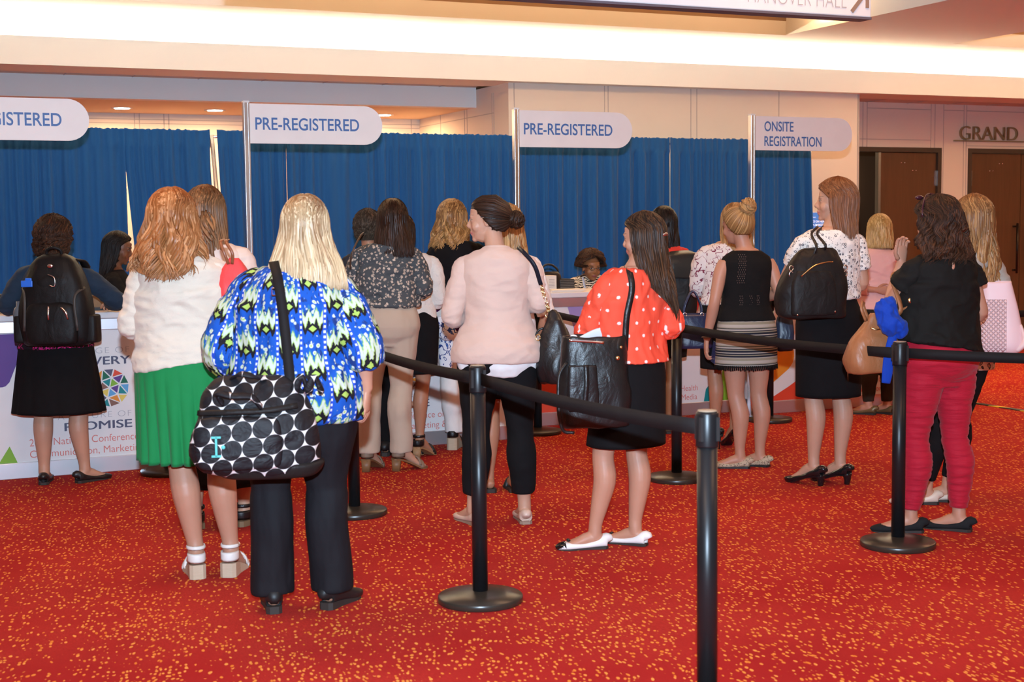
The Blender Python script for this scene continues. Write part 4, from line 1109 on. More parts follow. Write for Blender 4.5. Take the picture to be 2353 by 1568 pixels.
def updo(P, mat, bun=(0, -.10, .06), br=.045, seed=1, vol=.008, n=240, hl=.052, gap=66, nape=-.075, r=.0055, loose=14, messy=.0):
    """hair drawn back from the hairline into a coiled bun"""
    rs = np.random.default_rng(seed); V = []; F = []; HV = []; B = Vector(bun)
    C0 = Vector((0, -.014, .020)); rad = Vector((.078 + vol, .098 + vol, .092 + vol))
    def proj_(p, k=1.0):
        d = Vector(((p.x - C0.x) / rad.x, (p.y - C0.y) / rad.y, (p.z - C0.z) / rad.z)); d.normalize(); return Vector((C0.x + d.x * rad.x * k, C0.y + d.y * rad.y * k, C0.z + d.z * rad.z * k))
    start = []
    for q in range(n):
        phi = rs.uniform(-PI, PI); a = abs(phi)          # 0 = front
        g = R_(gap)
        if a < g: z = hl + .030 * math.cos(a / g * PI / 2); 
        else: z = hl - (hl - nape) * min(1, ((a - g) / (PI - g)) * 1.9)
        p = proj_(Vector((math.sin(phi), math.cos(phi), (z - .02) / .06 * .75)) * .09 + C0 + Vector((0, 0, 0)))
        p = Vector((p.x, p.y, p.z)); start.append((phi, p))
    bp = proj_(B, 1.0)
    SG = 6; T = 12
    # cap under the strands
    cv, cf = ell(C0, (rad.x * .985, rad.y * .985, rad.z * .985), 36)
    keep = []
    for f in cf:
        c = sum((Vector(cv[i]) for i in f), Vector()) / len(f); ph = math.atan2(c.x, c.y - C0.y); a = abs(ph); g = R_(gap)
        lim = hl + .012 if a < g else hl - (hl - nape) * min(1, ((a - g) / (PI - g)) * 1.9)
        if c.z > lim: keep.append(f)
    b = len(V); V += [tuple(v) for v in cv]; F += [tuple(i + b for i in f) for f in keep]; HV += [(v.x * 3 + .5, .2, .5) for v in map(Vector, cv)]
    for phi, p in start:
        pts = []; rnd = rs.random(); k0 = rs.uniform(.99, 1.03)
        for i in range(T):
            t = i / (T - 1); e = t ** .9
            pts.append(tuple(proj_(p.lerp(bp, e) + Vector((0, 0, .002)), k0 + .02 * math.sin(t * PI))))
        tv, tf = tube(pts, [(r * 1.3, r * .7)] * T, SG); b = len(V)
        V += [tuple(v) for v in tv]; F += [tuple(i + b for i in f) for f in tf]
        for i in range(T):
            for j in range(SG): HV.append((phi / 6.28 + .5 + j * .004, i / T * .6, rnd))
    # bun: coils around the axis pointing out of the head
    ax = (bp - C0).normalized(); BC = bp + ax * br * .55; e1 = ax.orthogonal().normalized(); e2 = ax.cross(e1)
    bv, bf = ell(BC, (br * .9, br * .9, br * .9), 18); b = len(V); V += [tuple(v) for v in bv]; F += [tuple(i + b for i in f) for f in bf]; HV += [(.3, .6, .3)] * len(bv)
    for q in range(34):
        rnd = rs.random(); lat = rs.uniform(-1.1, 1.2); a0 = rs.uniform(0, 6.28); span = rs.uniform(2.2, 4.2); pts = []
        for i in range(T):
            a = a0 + span * i / (T - 1); l2 = lat + .35 * math.sin(a * 1.0 + a0) + messy * rs.normal(0, .2)
            rr = br * (1.0 + messy * rs.normal(0, .06)); pts.append(tuple(BC + (e1 * math.cos(a) + e2 * math.sin(a)) * rr * math.cos(l2) + ax * rr * math.sin(l2)))
        tv, tf = tube(pts, [(.008, .005)] * (T - 1) + [(.003, .002)], SG); b = len(V); V += [tuple(v) for v in tv]; F += [tuple(i + b for i in f) for f in tf]
        for i in range(T):
            for j in range(SG): HV.append((rnd + j * .01, .4 + .5 * i / T, rnd))
    for q in range(0):
        phi = rs.choice([-1, 1]) * rs.uniform(1.2, 3.0); p = proj_(Vector((math.sin(phi) * .09, math.cos(phi) * .09 - .014, -.03)), 1.0); pts = []
        for i in range(8): pts.append((p.x * (1 + .01 * i), p.y, p.z - .009 * i + .003 * math.sin(i)))
        tv, tf = tube(pts, [(.0022, .0014)] * 8, 5); b = len(V); V += [tuple(v) for v in tv]; F += [tuple(i + b for i in f) for f in tf]; HV += [(.2, .5, rs.random())] * len(tv)
    return hair_mesh(P, 'hair', V, F, HV, mat, P.HM)
# ------------------------------------------------------------------ garment patterns
def fin(g, o, col, wr=0.5, weave=0.1, wscale=(9, 9, 5)):
    cloth_bump(g, o, wr, weave, wscale); return g.color(col)
def mat_ikat():
    g = G('ikat_print', 0.8, 0, 0.2); o = g.attr('wrap'); x, y, z = g.sep(o)
    jit = g.math('MULTIPLY', g.math('SUBTRACT', g.noise(g.vm('MULTIPLY', o, (70, 70, 60)), 1.0, 2.0), 0.5), 0.03)
    jx = g.math('MULTIPLY', g.math('SUBTRACT', g.noise(g.vm('MULTIPLY', o, (260, 260, 9)), 1.0, 1.0), 0.5), 0.10)
    px = g.math('DIVIDE', x, 0.076); fx = g.math('FRACT', g.math('ADD', px, 20.35)); cell = g.math('FLOOR', g.math('ADD', px, 20.35))
    u = g.math('MULTIPLY', g.math('ABSOLUTE', g.math('SUBTRACT', fx, 0.5)), 2.0)
    tri = g.math('MULTIPLY', g.math('ABSOLUTE', g.math('SUBTRACT', g.math('FRACT', g.math('MULTIPLY', u, 1.6)), 0.5)), 0.42)
    odd = g.math('MULTIPLY', g.math('MODULO', cell, 2.0), 0.5)
    v = g.math('FRACT', g.math('ADD', g.math('ADD', g.math('ADD', g.math('DIVIDE', g.math('ADD', z, jit), 0.18), odd), tri), jx))
    BL, BK, LM, WH, TL = (0.008, 0.075, 0.38), (0.010, 0.008, 0.012), (0.36, 0.50, 0.10), (0.52, 0.56, 0.48), (0.02, 0.16, 0.30)
    col = g.ramp(v, [(0.0, BL), (0.16, BL), (0.19, BK), (0.33, BK), (0.36, LM), (0.42, WH), (0.53, WH), (0.60, LM), (0.63, TL), (0.72, BL), (1.0, BL)])
    # lime and white ornament clusters
    nv = g.noise(g.vm('MULTIPLY', o, (40, 40, 16)), 1.0, 3.0); col = g.mix(g.math('MULTIPLY', g.step(nv, 0.52, 0.60), g.math('GREATER_THAN', v, 0.60)), col, (0.012, 0.035, 0.16))
    n = g.vor(g.vm('MULTIPLY', o, (52, 52, 44)), 1.0, 0.9); d = n.outputs['Distance']
    on = g.math('MULTIPLY', g.math('GREATER_THAN', v, 0.66), g.math('LESS_THAN', u, 0.62))
    col = g.mix(g.math('MULTIPLY', on, g.math('SUBTRACT', 1.0, g.step(d, 0.34, 0.46))), col, g.mix(g.step(d, 0.12, 0.22), LM, WH))
    # diamonds
    dz = g.math('ABSOLUTE', g.math('SUBTRACT', g.math('FRACT', g.math('ADD', g.math('DIVIDE', z, 0.18), g.math('ADD', odd, 0.36))), 0.5))
    dd = g.math('ADD', g.math('MULTIPLY', u, 0.7), g.math('MULTIPLY', dz, 3.2))
    col = g.mix(g.math('LESS_THAN', dd, 0.42), col, BK); col = g.mix(g.math('LESS_THAN', dd, 0.24), col, LM)
    # dotted blue stripes between the columns
    st = g.math('GREATER_THAN', u, 0.86); dt = g.math('LESS_THAN', g.math('FRACT', g.math('DIVIDE', z, 0.021)), 0.5)
    col = g.mix(st, col, g.mix(g.math('MULTIPLY', dt, g.math('GREATER_THAN', u, 0.92)), (0.02, 0.07, 0.48), (0.62, 0.66, 0.82)))
    return fin(g, o, col, 0.6)
def mat_blossom():
    g = G('small_blossom_print', 0.85, 0, 0.2); o = g.co()
    w_ = g.vm('ADD', o, g.vm('SCALE', g.vm('SUBTRACT', g.noise(o, 60.0, 2.0, out=1), (0.5, 0.5, 0.5)), 0.012))
    v = g.vor(w_, 46.0, 1.0); d = v.outputs['Distance']; e = g.vor(w_, 130.0, 1.0).outputs['Distance']
    r, a, b = g.sep(v.outputs['Color'])
    m = g.math('MULTIPLY', g.math('SUBTRACT', 1.0, g.step(g.math('ADD', d, g.math('MULTIPLY', e, 0.35)), 0.50, 0.62)), g.math('LESS_THAN', r, 0.86))
    base = g.mix(g.noise(o, 5.0), (0.045, 0.060, 0.070), (0.085, 0.085, 0.085))
    return fin(g, o, g.mix(m, base, g.mix(a, (0.42, 0.33, 0.25), (0.58, 0.47, 0.37))), 0.7, 0.1, (10, 10, 22))
def mat_rings():
    g = G('ring_flower_print', 0.8, 0, 0.2); o = g.co(); v = g.vor(o, 46.0, 0.85); d = v.outputs['Distance']; r, a, b = g.sep(v.outputs['Color'])
    k = g.math('MULTIPLY', g.math('MULTIPLY', g.step(d, 0.14, 0.20), g.math('SUBTRACT', 1.0, g.step(d, 0.34, 0.40))), g.math('LESS_THAN', r, 0.62))
    k2 = g.math('MULTIPLY', g.math('LESS_THAN', g.vor(o, 95.0, 1.0).outputs['Distance'], 0.28), g.math('GREATER_THAN', r, 0.62))
    return fin(g, o, g.mix(g.math('MAXIMUM', k, g.math('MULTIPLY', k2, 0.9)), (0.80, 0.74, 0.68), g.mix(a, (0.05, 0.06, 0.09), (0.22, 0.20, 0.20))), 0.5)
def mat_dots():
    g = G('white_dot_print', 0.75, 0, 0.25); o = g.attr('wrap'); x, y, z = g.sep(o)
    def lat(ox, oz):
        fx = g.math('SUBTRACT', g.math('FRACT', g.math('ADD', g.math('DIVIDE', x, 0.085), 20 + ox)), 0.5); fz = g.math('SUBTRACT', g.math('FRACT', g.math('ADD', g.math('DIVIDE', z, 0.125), 20 + oz)), 0.5)
        fx = g.math('MULTIPLY', fx, 0.085); fz = g.math('MULTIPLY', fz, 0.125)
        return g.math('SQRT', g.math('ADD', g.math('MULTIPLY', fx, fx), g.math('MULTIPLY', fz, fz)))
    d = g.math('MINIMUM', lat(0, 0), lat(0.5, 0.5)); d = g.math('ADD', d, g.math('MULTIPLY', g.math('SUBTRACT', g.noise(o, 240.0, 2.0), 0.5), 0.006))
    return fin(g, o, g.mix(g.math('SUBTRACT', 1.0, g.step(d, 0.006, 0.0095)), (0.86, 0.085, 0.042), (0.88, 0.66, 0.60)), 0.6)
def mat_zebra():
    g = G('zebra_print', 0.8, 0, 0.2); o = g.co()
    w_ = g.vm('ADD', o, g.vm('SCALE', g.vm('SUBTRACT', g.noise(o, 22.0, 2.0, out=1), (0.5, 0.5, 0.5)), 0.05)); x, y, z = g.sep(w_)
    s_ = g.math('SINE', g.math('ADD', g.math('MULTIPLY', z, 330.0), g.math('MULTIPLY', x, 60.0)))
    return fin(g, o, g.mix(g.step(s_, -0.1, 0.15), (0.78, 0.66, 0.48), (0.02, 0.015, 0.012)), 0.4)
def mat_stripes():
    g = G('woven_stripe', 0.9, 0, 0.2); o = g.co(); x, y, z = g.sep(o)
    t = g.math('FRACT', g.math('DIVIDE', g.math('SUBTRACT', z, 0.66), 0.115)); K, W1, W2 = (0.012, 0.013, 0.022), (0.46, 0.40, 0.34), (0.30, 0.26, 0.18)
    c = g.ramp(t, [(0.0, K), (0.08, W2), (0.14, K), (0.19, W1), (0.27, K), (0.31, W2), (0.36, W1), (0.52, W2), (0.66, W1), (0.70, K), (0.80, W2), (0.84, K), (0.92, W1), (0.97, K)], 'CONSTANT')
    tw = g.math('GREATER_THAN', g.math('SINE', g.math('ADD', g.math('MULTIPLY', z, 1500.0), g.math('MULTIPLY', x, 900.0))), 0.2)
    return fin(g, o, g.mix(g.math('MULTIPLY', tw, 0.35), c, (0.05, 0.05, 0.06)), 0.2, 0.4)
def mat_leaf(name, base, dark, acc, sc=20.0, th=0.30):
    g = G(name, 0.85, 0, 0.2); o = g.co()
    w_ = g.vm('ADD', o, g.vm('SCALE', g.vm('SUBTRACT', g.noise(o, 14.0, 2.0, out=1), (0.5, 0.5, 0.5)), 0.07))
    v = g.vor(g.vm('MULTIPLY', w_, (1.6, 1.6, 1.0)), sc, 1.0); d = v.outputs['Distance']; r, a, b = g.sep(v.outputs['Color'])
    edge = g.math('MULTIPLY', g.step(d, th - 0.10, th - 0.05), g.math('SUBTRACT', 1.0, g.step(d, th + 0.03, th + 0.08)))
    m = g.math('MULTIPLY', edge, g.math('LESS_THAN', r, 0.75)); inn = g.math('MULTIPLY', g.math('LESS_THAN', d, th - 0.08), g.math('LESS_THAN', a, 0.45))
    vine = g.math('LESS_THAN', g.math('ABSOLUTE', g.math('SUBTRACT', g.noise(w_, sc * 0.55, 1.0), 0.5)), 0.014)
    c = g.mix(inn, base, acc); c = g.mix(g.math('MAXIMUM', m, vine), c, dark)
    return fin(g, o, c, 0.5)
def mat_polka():
    g = G('black_disc_print', 0.6, 0, 0.3); o = g.co(); x, y, z = g.sep(o); p = 0.078
    def lat(ox, oz):
        fx = g.math('MULTIPLY', g.math('SUBTRACT', g.math('FRACT', g.math('ADD', g.math('DIVIDE', x, p), 20 + ox)), 0.5), p)
        fz = g.math('MULTIPLY', g.math('SUBTRACT', g.math('FRACT', g.math('ADD', g.math('DIVIDE', g.math('SUBTRACT', z, g.math('MULTIPLY', x, 0.12)), p * 1.73), 20 + oz)), 0.5), p * 1.73)
        return g.math('SQRT', g.math('ADD', g.math('MULTIPLY', fx, fx), g.math('MULTIPLY', fz, fz)))
    d = g.math('MINIMUM', lat(0, 0), lat(0.5, 0.5))
    fold = g.noise(g.vm('MULTIPLY', o, (8, 8, 14)), 1.0, 3.0, 0.5, 0.8); g.bump(fold, 0.7, 0.03)
    return g.color(g.mix(g.step(d, 0.0380, 0.0400), (0.009, 0.008, 0.010), (0.72, 0.68, 0.66)))
def leather(name, c, rough=0.38, wr=0.6):
    g = G(name, rough, 0, 0.5); o = g.co()
    a = g.noise(g.vm('MULTIPLY', o, (11, 11, 7)), 1.0, 3.0, 0.5, 1.0); b = g.noise(o, 240.0, 2.0)
    g.bump(g.math('ADD', g.math('MULTIPLY', a, wr), g.math('MULTIPLY', b, 0.05)), 0.7, 0.02)
    return g.color(g.mix(g.noise(o, 12.0, 3.0), tuple(q * .85 for q in c), tuple(q * 1.15 for q in c)))
MK = cloth('black_wool', (0.007, 0.006, 0.0065), 0.9, 0.2); MKN = cloth('black_knit', (0.010, 0.009, 0.009), 0.95, 0.2, 0.3, 0.9, 0.3)
ML = leather('black_leather', (0.009, 0.008, 0.008)); MNY = cloth('black_nylon', (0.016, 0.013, 0.012), 0.5, 0.2, 0.8, 0.1, 0.0, (12, 12, 9))
MPAT = plain('black_patent', (0.008, 0.008, 0.009), 0.12, 0, 0.6); MGOLD = plain('gold_hardware', (0.75, 0.55, 0.25), 0.25, 1.0); MSIL = plain('silver_hardware', (0.8, 0.8, 0.82), 0.2, 1.0)
MSOLE = plain('dark_sole', (0.03, 0.022, 0.018), 0.7); MBK = plain('black_plain', (0.012, 0.012, 0.012), 0.5)
def vl(face, x, y, z):      # sideways, away and up as seen by the viewer -> person's own axes
    a = R_(face); return (x * math.cos(a) + y * math.sin(a), -x * math.sin(a) + y * math.cos(a), z)
def vf(face, x, y, yaw): p = vl(face, x, y, 0); return (p[0], p[1], yaw - face)

# ------------------------------------------------------------------ the people, left to right
# woman with the backpack
P1 = person('person', 143, 1110, 0, 1.655, 'person at the left counter in a denim jacket and black skirt, wearing a black backpack', 'fair', 1.12, 1.08, 0.012,
            ((-.105, -.02, 12), (.14, .02, -38)), (((-.30, -.02, 1.13), (-.20, .26, 1.10)), ((.36, .10, 1.15), (.24, .38, 1.12))), sw=1.04, turn=-15, nod=12)
top(P1, 'denim_jacket', cloth('dark_denim', (0.017, 0.033, 0.058), 0.85, 0.25, 0.6, 0.7), .90, sleeve=1.9, ease=.022, se=.018, straight=.5, wr=((.008, (8, 8, 13), 1),))
top(P1, 'magenta_blouse', mat_leaf('magenta_print', (0.012, 0.008, 0.012), (0.50, 0.02, 0.18), (0.35, 0.02, 0.22), 26, 0.3), .85, 1.0, sleeve=0, ease=.034, straight=.7)
skirt(P1, 'skirt', MK, .445, 1.0, (.285, .22), .026, 10, .04)
shoes(P1, 'flat', (leather('black_shoe_leather', (0.014, 0.012, 0.012)), MSOLE))
hair(P1, HR['curlbrown'], .125, .026, .095, .075, -.035, .010, 3.5, 66, 330, .006, .10, curl=.010, seed=11)

# clerk seated behind the left counter
q = plane_at(266, 590, 10.75)
P2 = person('person', 0, 0, -80, 1.63, 'person with long black hair seated behind the left counter, face in profile', 'dark', .95, seat=.79,
            arms=(((-.22, .05, 1.06), (-.10, .26, 1.05)), ((.22, .05, 1.06), (.10, .26, 1.05))), loc=(q.x, q.y, 0), turn=-6, nod=14, voxel=.006)
top(P2, 'black_top', MK, .9, sleeve=1.9)
trousers(P2, 'trousers', MK)
shoes(P2, 'boot', (MBK, MSOLE))
hair(P2, HR['black'], .30, .014, .105, .06, -.06, .006, 2, 68, 230, seed=12)

# redhead
P3 = person('person', 450, 1322, 0, 1.70, 'person with wavy copper red hair in a cream cardigan and long green skirt', 'rosy', 1.18, 1.14, 0.055,
            ((.01, -.03, 20), (.165, .0, -4)), (((-.262, -.01, 1.16), (-.19, .26, 1.13)), ((.24, .0, 1.16), (.15, .27, 1.13))), head=(-.045, 0, 0), aw=1.10, up=(-.02, 0), sw=.92)
top(P3, 'cardigan', cloth('cream_knit', (0.66, 0.57, 0.46), 0.95, 0.03, 0.6, 0.6, 0.3, (8, 8, 14)), .905, sleeve=1.75, ease=.020, se=.010, straight=.75, hem_tilt=-.16, wr=((.010, (5, 5, 17), 3, True), (.004, (14, 14, 34), 4, True)))
skirt(P3, 'green_skirt', cloth('green_jersey', (0.010, 0.20, 0.055), 0.75, 0.08, 0.2, 0.2), .475, .97, (.225, .20), .010, 22, .13, seg=240, phase=1.0)
shoes(P3, 'wedge', (plain('white_shoe_leather', (0.78, 0.72, 0.66), 0.5), mat_wood('pale_cork_wedge', (0.46, 0.33, 0.22), (0.62, 0.48, 0.34), (20, 20, 160), 0.8)))
hair(P3, HR['red'], .275, .024, .155, .085, -.105, .021, 1.9, 60, 420, .0085, .05, seed=13, wave_from=.26, taper=.20)

# tall brown haired woman behind the redhead
P4 = person('person', 505, 1210, 0, 1.79, 'person with long straight brown hair half tied up, standing behind the redhead', 'fair', 1.0, 1.0, 0.02,
            ((-.12, -.02, 18), (.13, .03, -30)), head=(-.03, 0, 0), turn=-10)
top(P4, 'pale_top', cloth('pale_pink_cotton', (0.70, 0.56, 0.48)), .9, sleeve=1.6)
skirt(P4, 'long_skirt', MK, .20, 1.02, (.22, .20), .012, 8, .04)
shoes(P4, 'sandal', (ML, plain('tan_sole', (0.20, 0.12, 0.06), 0.7)))
hair(P4, HR['brown'], .36, .012, .115, .05, -.085, .004, 1.5, 62, 260, seed=14, sx=.03)
# the tied tuft
def tuft(P, mat, c, n, L, r=.006, seed=1, spread=.05, name='hair_tuft', dirv=(0.1, -.2, -1)):
    rs = np.random.default_rng(seed); V = []; F = []; HV = []; D = Vector(dirv).normalized()
    for q in range(n):
        p = Vector(c) + Vector(rs.normal(0, .012, 3)); d = (D + Vector(rs.normal(0, .35, 3))).normalized(); pts = []; k = rs.uniform(.6, 1.0) * L; w_ = rs.uniform(0, 6)
        for i in range(12):
            t = i / 11; e = d.lerp(D, min(1, t * 1.6)); pts.append(tuple(p)); p = p + e * k / 11 + Vector((math.sin(w_ + t * 7), math.cos(w_ + t * 6), 0)) * .003
        tv, tf = tube(pts, [(r * 1.2, r * .7)] * 10 + [(r * .7, r * .5), (r * .15, r * .15)], 6); b = len(V); V += [tuple(v) for v in tv]; F += [tuple(i + b for i in f) for f in tf]
        rd = rs.random()
        for i in range(12):
            for j in range(6): HV.append((rd, .3 + .7 * i / 11, rd))
    return hair_mesh(P, name, V, F, HV, mat)
tuft(P4, HR['brown'], (.035, -.115, -.02), 46, .15, seed=4, dirv=(.45, -.25, -1))

# blonde in the blue print
P5 = person('person', 690, 1400, 0, 1.695, 'person with pale blonde hair in a blue and lime patterned blouse and black trousers', 'rosy', 1.34, 1.12, 0.02,
            ((-.110, -.02, 14), (.135, .03, -26)), (((-.285, -.02, 1.10), (-.27, .12, .93)), ((.288, -.05, 1.10), (.300, -.02, .925))),
            (None, ((-.05, .05, -1), (1, -.2, 0), .5, -1)), head=(.055, 0, 0), aw=1.05, sw=.86, up=(0, 0))
top(P5, 'patterned_blouse', mat_ikat(), .765, ease=.030, straight=.9, sleeve=1.45, se=.026, sleeve_prof=(1, 1, 1.1, 1.25, 1.3, 1.15, .72), flare=.012, wr=((.012, (8, 8, 4), 5), (.007, (17, 17, 7), 6, True)), deep=1.05)
trousers(P5, 'trousers', cloth('black_crepe', (0.011, 0.010, 0.012), 0.75, 0.15, 0.5), zhem=.035, ease=.020, legprof=(1.0, 1.0, 1.02, 1.1, 1.2, 1.4), wide=.086, wr=((.006, (14, 14, 4), 2),))
shoes(P5, 'boot', (MBK, MSOLE))
hair(P5, HR['blonde'], .250, .012, .155, .05, -.112, .005, 1.3, 58, 440, .0072, .025, seed=15, sx=.015)

# woman in khaki trousers
P6 = person('person', 893, 1082, 0, 1.685, 'person with dark brown hair in a small floral blouse and khaki trousers', 'fair', 1.06, 1.0, 0.075,
            ((-.13, .0, -20), (.085, .0, -55)), (((-.225, .02, 1.17), (-.10, .24, 1.16)), ((.24, .0, 1.20), (.12, .22, 1.17))), head=(.045, 0, 0), up=(.01, 0))
top(P6, 'floral_blouse', mat_blossom(), .985, ease=.030, straight=.8, sleeve=1.8, se=.026, wr=((.010, (8, 8, 14), 7, True), (.006, (18, 18, 26), 8, True)))
trousers(P6, 'khaki_trousers', cloth('khaki_twill', (0.47, 0.36, 0.27), 0.85, 0.04, 0.4, 0.2, 0.1, (8, 8, 5)), 1.06, .03, .016, (1.0, 1.0, 1.05, 1.2, 1.35, 1.6), wide=.074, wr=((.006, (12, 12, 7), 8),))
shoes(P6, 'block', (plain('taupe_strap', (0.22, 0.15, 0.10), 0.6), mat_wood('brown_stacked_heel', (0.16, 0.075, 0.03), (0.24, 0.12, 0.05), (10, 10, 120), 0.5)))
hair(P6, HR['darkbrown'], .245, .014, .125, .06, -.090, .004, 1.4, 62, 300, .007, .06, seed=16, sx=.01)

# woman in the black skirt beyond her
P7 = person('person', 955, 1052, 0, 1.60, 'person in a white lace-cuffed top and black skirt, mostly hidden behind the khaki trousers', 'tan', .95, .95, 0.07,
            ((-.06, 0, -30), (.03, 0, -30)), (((-.17, .0, 1.08), (-.10, .20, 1.08)), ((.17, .0, 1.09), (.10, .20, 1.07))), head=(-.07, .02, 0))
top(P7, 'lace_top', cloth('white_lace', (0.78, 0.70, 0.62), 0.9, 0.08, 0.9, 1.0, 0.3, (40, 40, 40)), .93, sleeve=1.95, se=.016, sleeve_prof=(1, 1, 1, 1, 1, 1.1, 1.5))
skirt(P7, 'black_skirt', MK, .54, 1.03, (.165, .14), .012)
shoes(P7, 'block', (ML, mat_wood('tan_heel', (0.30, 0.16, 0.07), (0.40, 0.22, 0.10), (10, 10, 100), 0.6)))
hair(P7, HR['darkbrown'], .14, .010, .09, .06, -.05, seed=17, n=160)
P7b = person('person', 858, 1047, 0, 1.69, 'person with short dark curly hair at the counter, hidden behind the floral blouse', 'tan', .88, 1.0, .015, head=(-.01, 0, 0), arms=(((-.19, .0, 1.08), (-.10, .16, 1.10)), ((.19, .0, 1.08), (.10, .16, 1.10))))
top(P7b, 'dark_shirt', cloth('charcoal_cotton', (0.03, 0.03, 0.035)), .85, sleeve=1.9)
trousers(P7b, 'trousers', MK)
shoes(P7b, 'boot', (MBK, MSOLE))
hair(P7b, HR['grey'], .085, .014, .075, .06, -.03, .004, 3, 64, 260, .005, .12, curl=.006, seed=18)

# curly highlighted hair, black jacket
P8 = person('person', 1058, 1032, 0, 1.69, 'person with curly golden hair in a black jacket and white trousers at the counter', 'fair', 1.0, 1.0, .075,
            ((-.05, 0, -10), (.08, .0, -20)), (((-.22, .06, 1.17), (-.10, .28, 1.15)), ((.24, .02, 1.17), (.12, .24, 1.16))), head=(-.035, .03, 0), turn=-20)
top(P8, 'black_jacket', MK, .96, sleeve=1.9, ease=.02, se=.014, straight=.3)
top(P8, 'purple_top', cloth('purple_jersey', (0.07, 0.008, 0.07)), .70, 1.0, sleeve=0, ease=.016)
trousers(P8, 'white_trousers', cloth('white_cotton', (0.74, 0.70, 0.66)), zhem=.03, ease=.014, legprof=(1, 1, 1.05, 1.15, 1.2, 1.3), wide=.06)
shoes(P8, 'esp', (ML, mat_wood('rope_wedge', (0.40, 0.30, 0.20), (0.56, 0.45, 0.32), (8, 8, 200), 0.9)))
hair(P8, HR['honey'], .255, .020, .130, .07, -.085, .020, 2.8, 62, 300, .0072, .08, seed=19, wave_from=.3, taper=.15)

# pink blazer
P9 = person('person', 1148, 1203, 0, 1.735, 'person in a pale pink blazer and black trousers, dark hair pinned in a bun', 'fair', 1.05, 1.04, .012,
            ((-.14, -.01, 28), (.135, .02, 8)), (((-.240, .0, 1.12), (-.13, .26, 1.10)), ((.222, -.02, 1.19), (.11, .22, 1.16))), head=(-.045, .01, 0), turn=82, nod=2, voxel=.0055)
MPB = cloth('pale_pink_suiting', (0.62, 0.435, 0.355), 0.85, 0.03, 0.45, 0.3, 0.2, (7, 7, 9))
top(P9, 'blazer', MPB, .825, ease=.020, se=.013, sleeve=1.75, straight=.0, flare=.034, neck=.006, wr=((.006, (5, 5, 12), 9, True), (.003, (11, 11, 24), 10, True)), voxel=.008,
    extra=(tube([(0.0 + .062 * math.sin(a) - .0, -.012 + P9.shift(1.38)[1] + .062 * math.cos(a), 1.385 + P9.dz + .012 * math.cos(a + PI)) for a in np.linspace(.6, 2 * PI - .6, 16)], [(.010, .018)] * 16, 10, ref=(0, 0, 1)),))
top(P9, 'white_blouse', cloth('white_silk', (0.80, 0.77, 0.74), 0.6), .755, .90, ease=.006, sleeve=0, straight=.3, flare=.026, wr=((.008, (14, 14, 4), 3),))
trousers(P9, 'black_trousers', MK, zhem=.155, ease=.013, legprof=(1.05, 1.02, 1.06, 1.08, 1.12, 1.25), wide=.056)
shoes(P9, 'flat', (plain('nude_leather', (0.60, 0.42, 0.33), 0.4), plain('nude_sole', (0.30, 0.20, 0.14), 0.7)))
updo(P9, HR['darkbrown'], (-.0, -.135, -.005), .042, 5, .010, 320, .044, 54, -.080, .0055, 16, .6)

k = MB(); n_ = P9.shift(1.38)
cp = [(.071 * math.sin(a) + n_[0], -.012 + n_[1] - .071 * math.cos(a), 1.392 + P9.dz - .030 * (abs(a) / 2.2) ** 2) for a in np.linspace(-2.2, 2.2, 25)]
k.add(*tube(cp, [(.024, .006)] * 25, 10, ref=(0, 0, 1), power=3)); k.V = [tuple(Vector(v) * P9.S) for v in k.V]; k.build('collar', MPB, P9.root)

# hidden behind her
P10 = person('person', 1170, 1129, 0, 1.70, 'person with golden hair and bare legs standing behind the pink blazer', 'tan', .95, .95, .012, ((-.12, 0, 10), (.03, 0, 10)), head=(.0, 0, 0), turn=20)
top(P10, 'white_top', cloth('white_jersey', (0.76, 0.70, 0.66)), .9, sleeve=1.0)
skirt(P10, 'dark_skirt', MK, .55, 1.03, (.17, .15))
shoes(P10, 'flipflop', (MBK, MSOLE))
hair(P10, HR['dkblonde'], .26, .010, .10, .05, -.085, .006, 1.6, seed=20)

# clerk with glasses
q = plane_at(1357, 620, 11.15)
P11 = person('person', 0, 0, 180, 1.63, 'person with glasses and a zebra print jacket seated behind the counter', 'brown', 1.08, seat=.64, head=(0, .08, -.085),
             arms=(((-.24, .06, .88), (-.10, .24, .98)), ((.24, .06, .88), (.10, .24, .98))), loc=(q.x, q.y, 0), turn=20, nod=7, voxel=.0055)
top(P11, 'zebra_jacket', mat_zebra(), .9, sleeve=1.9, ease=.018)
trousers(P11, 'trousers', MK)
shoes(P11, 'boot', (MBK, MSOLE))
hair(P11, HR['curlbrown'], -.012, .046, .106, .125, -.022, .0, 5, 60, 620, .0060, .10, curl=.012, seed=21, hl=.072, crown=.120)
def head_item(P, name, mb, mat, M=None):
    M = M or P.HM; mb.V = [tuple((M @ Vector(v)) * P.S) for v in mb.V]; return mb.build(name, mat, P.root)
k = MB()
for s in (-1, 1):
    k.tube([(s * .033 + .021 * math.cos(a), .100 + .004 * math.cos(a * 2), .002 + .013 * math.sin(a)) for a in np.linspace(0, 2 * PI, 17)], [.0019] * 17, 6)
    k.tube([(s * .054, .098, .008), (s * .072, .06, .008), (s * .078, -.01, .006)], [.0018] * 3, 6)
k.tube([(-.012, .102, .005), (0, .105, .007), (.012, .102, .005)], [.0018] * 3, 6)
head_item(P11, 'glasses', k, MBK)
k = MB(); k.ribbon([(-.075, .085, 1.37 + P11.dz), (-.055, .130, 1.26 + P11.dz), (-.02, .150, 1.12 + P11.dz)], .016, .002, (0, 1, .2), 8); k.ribbon([(.075, .085, 1.37 + P11.dz), (.055, .130, 1.26 + P11.dz), (.02, .150, 1.12 + P11.dz)], .016, .002, (0, 1, .2), 8)
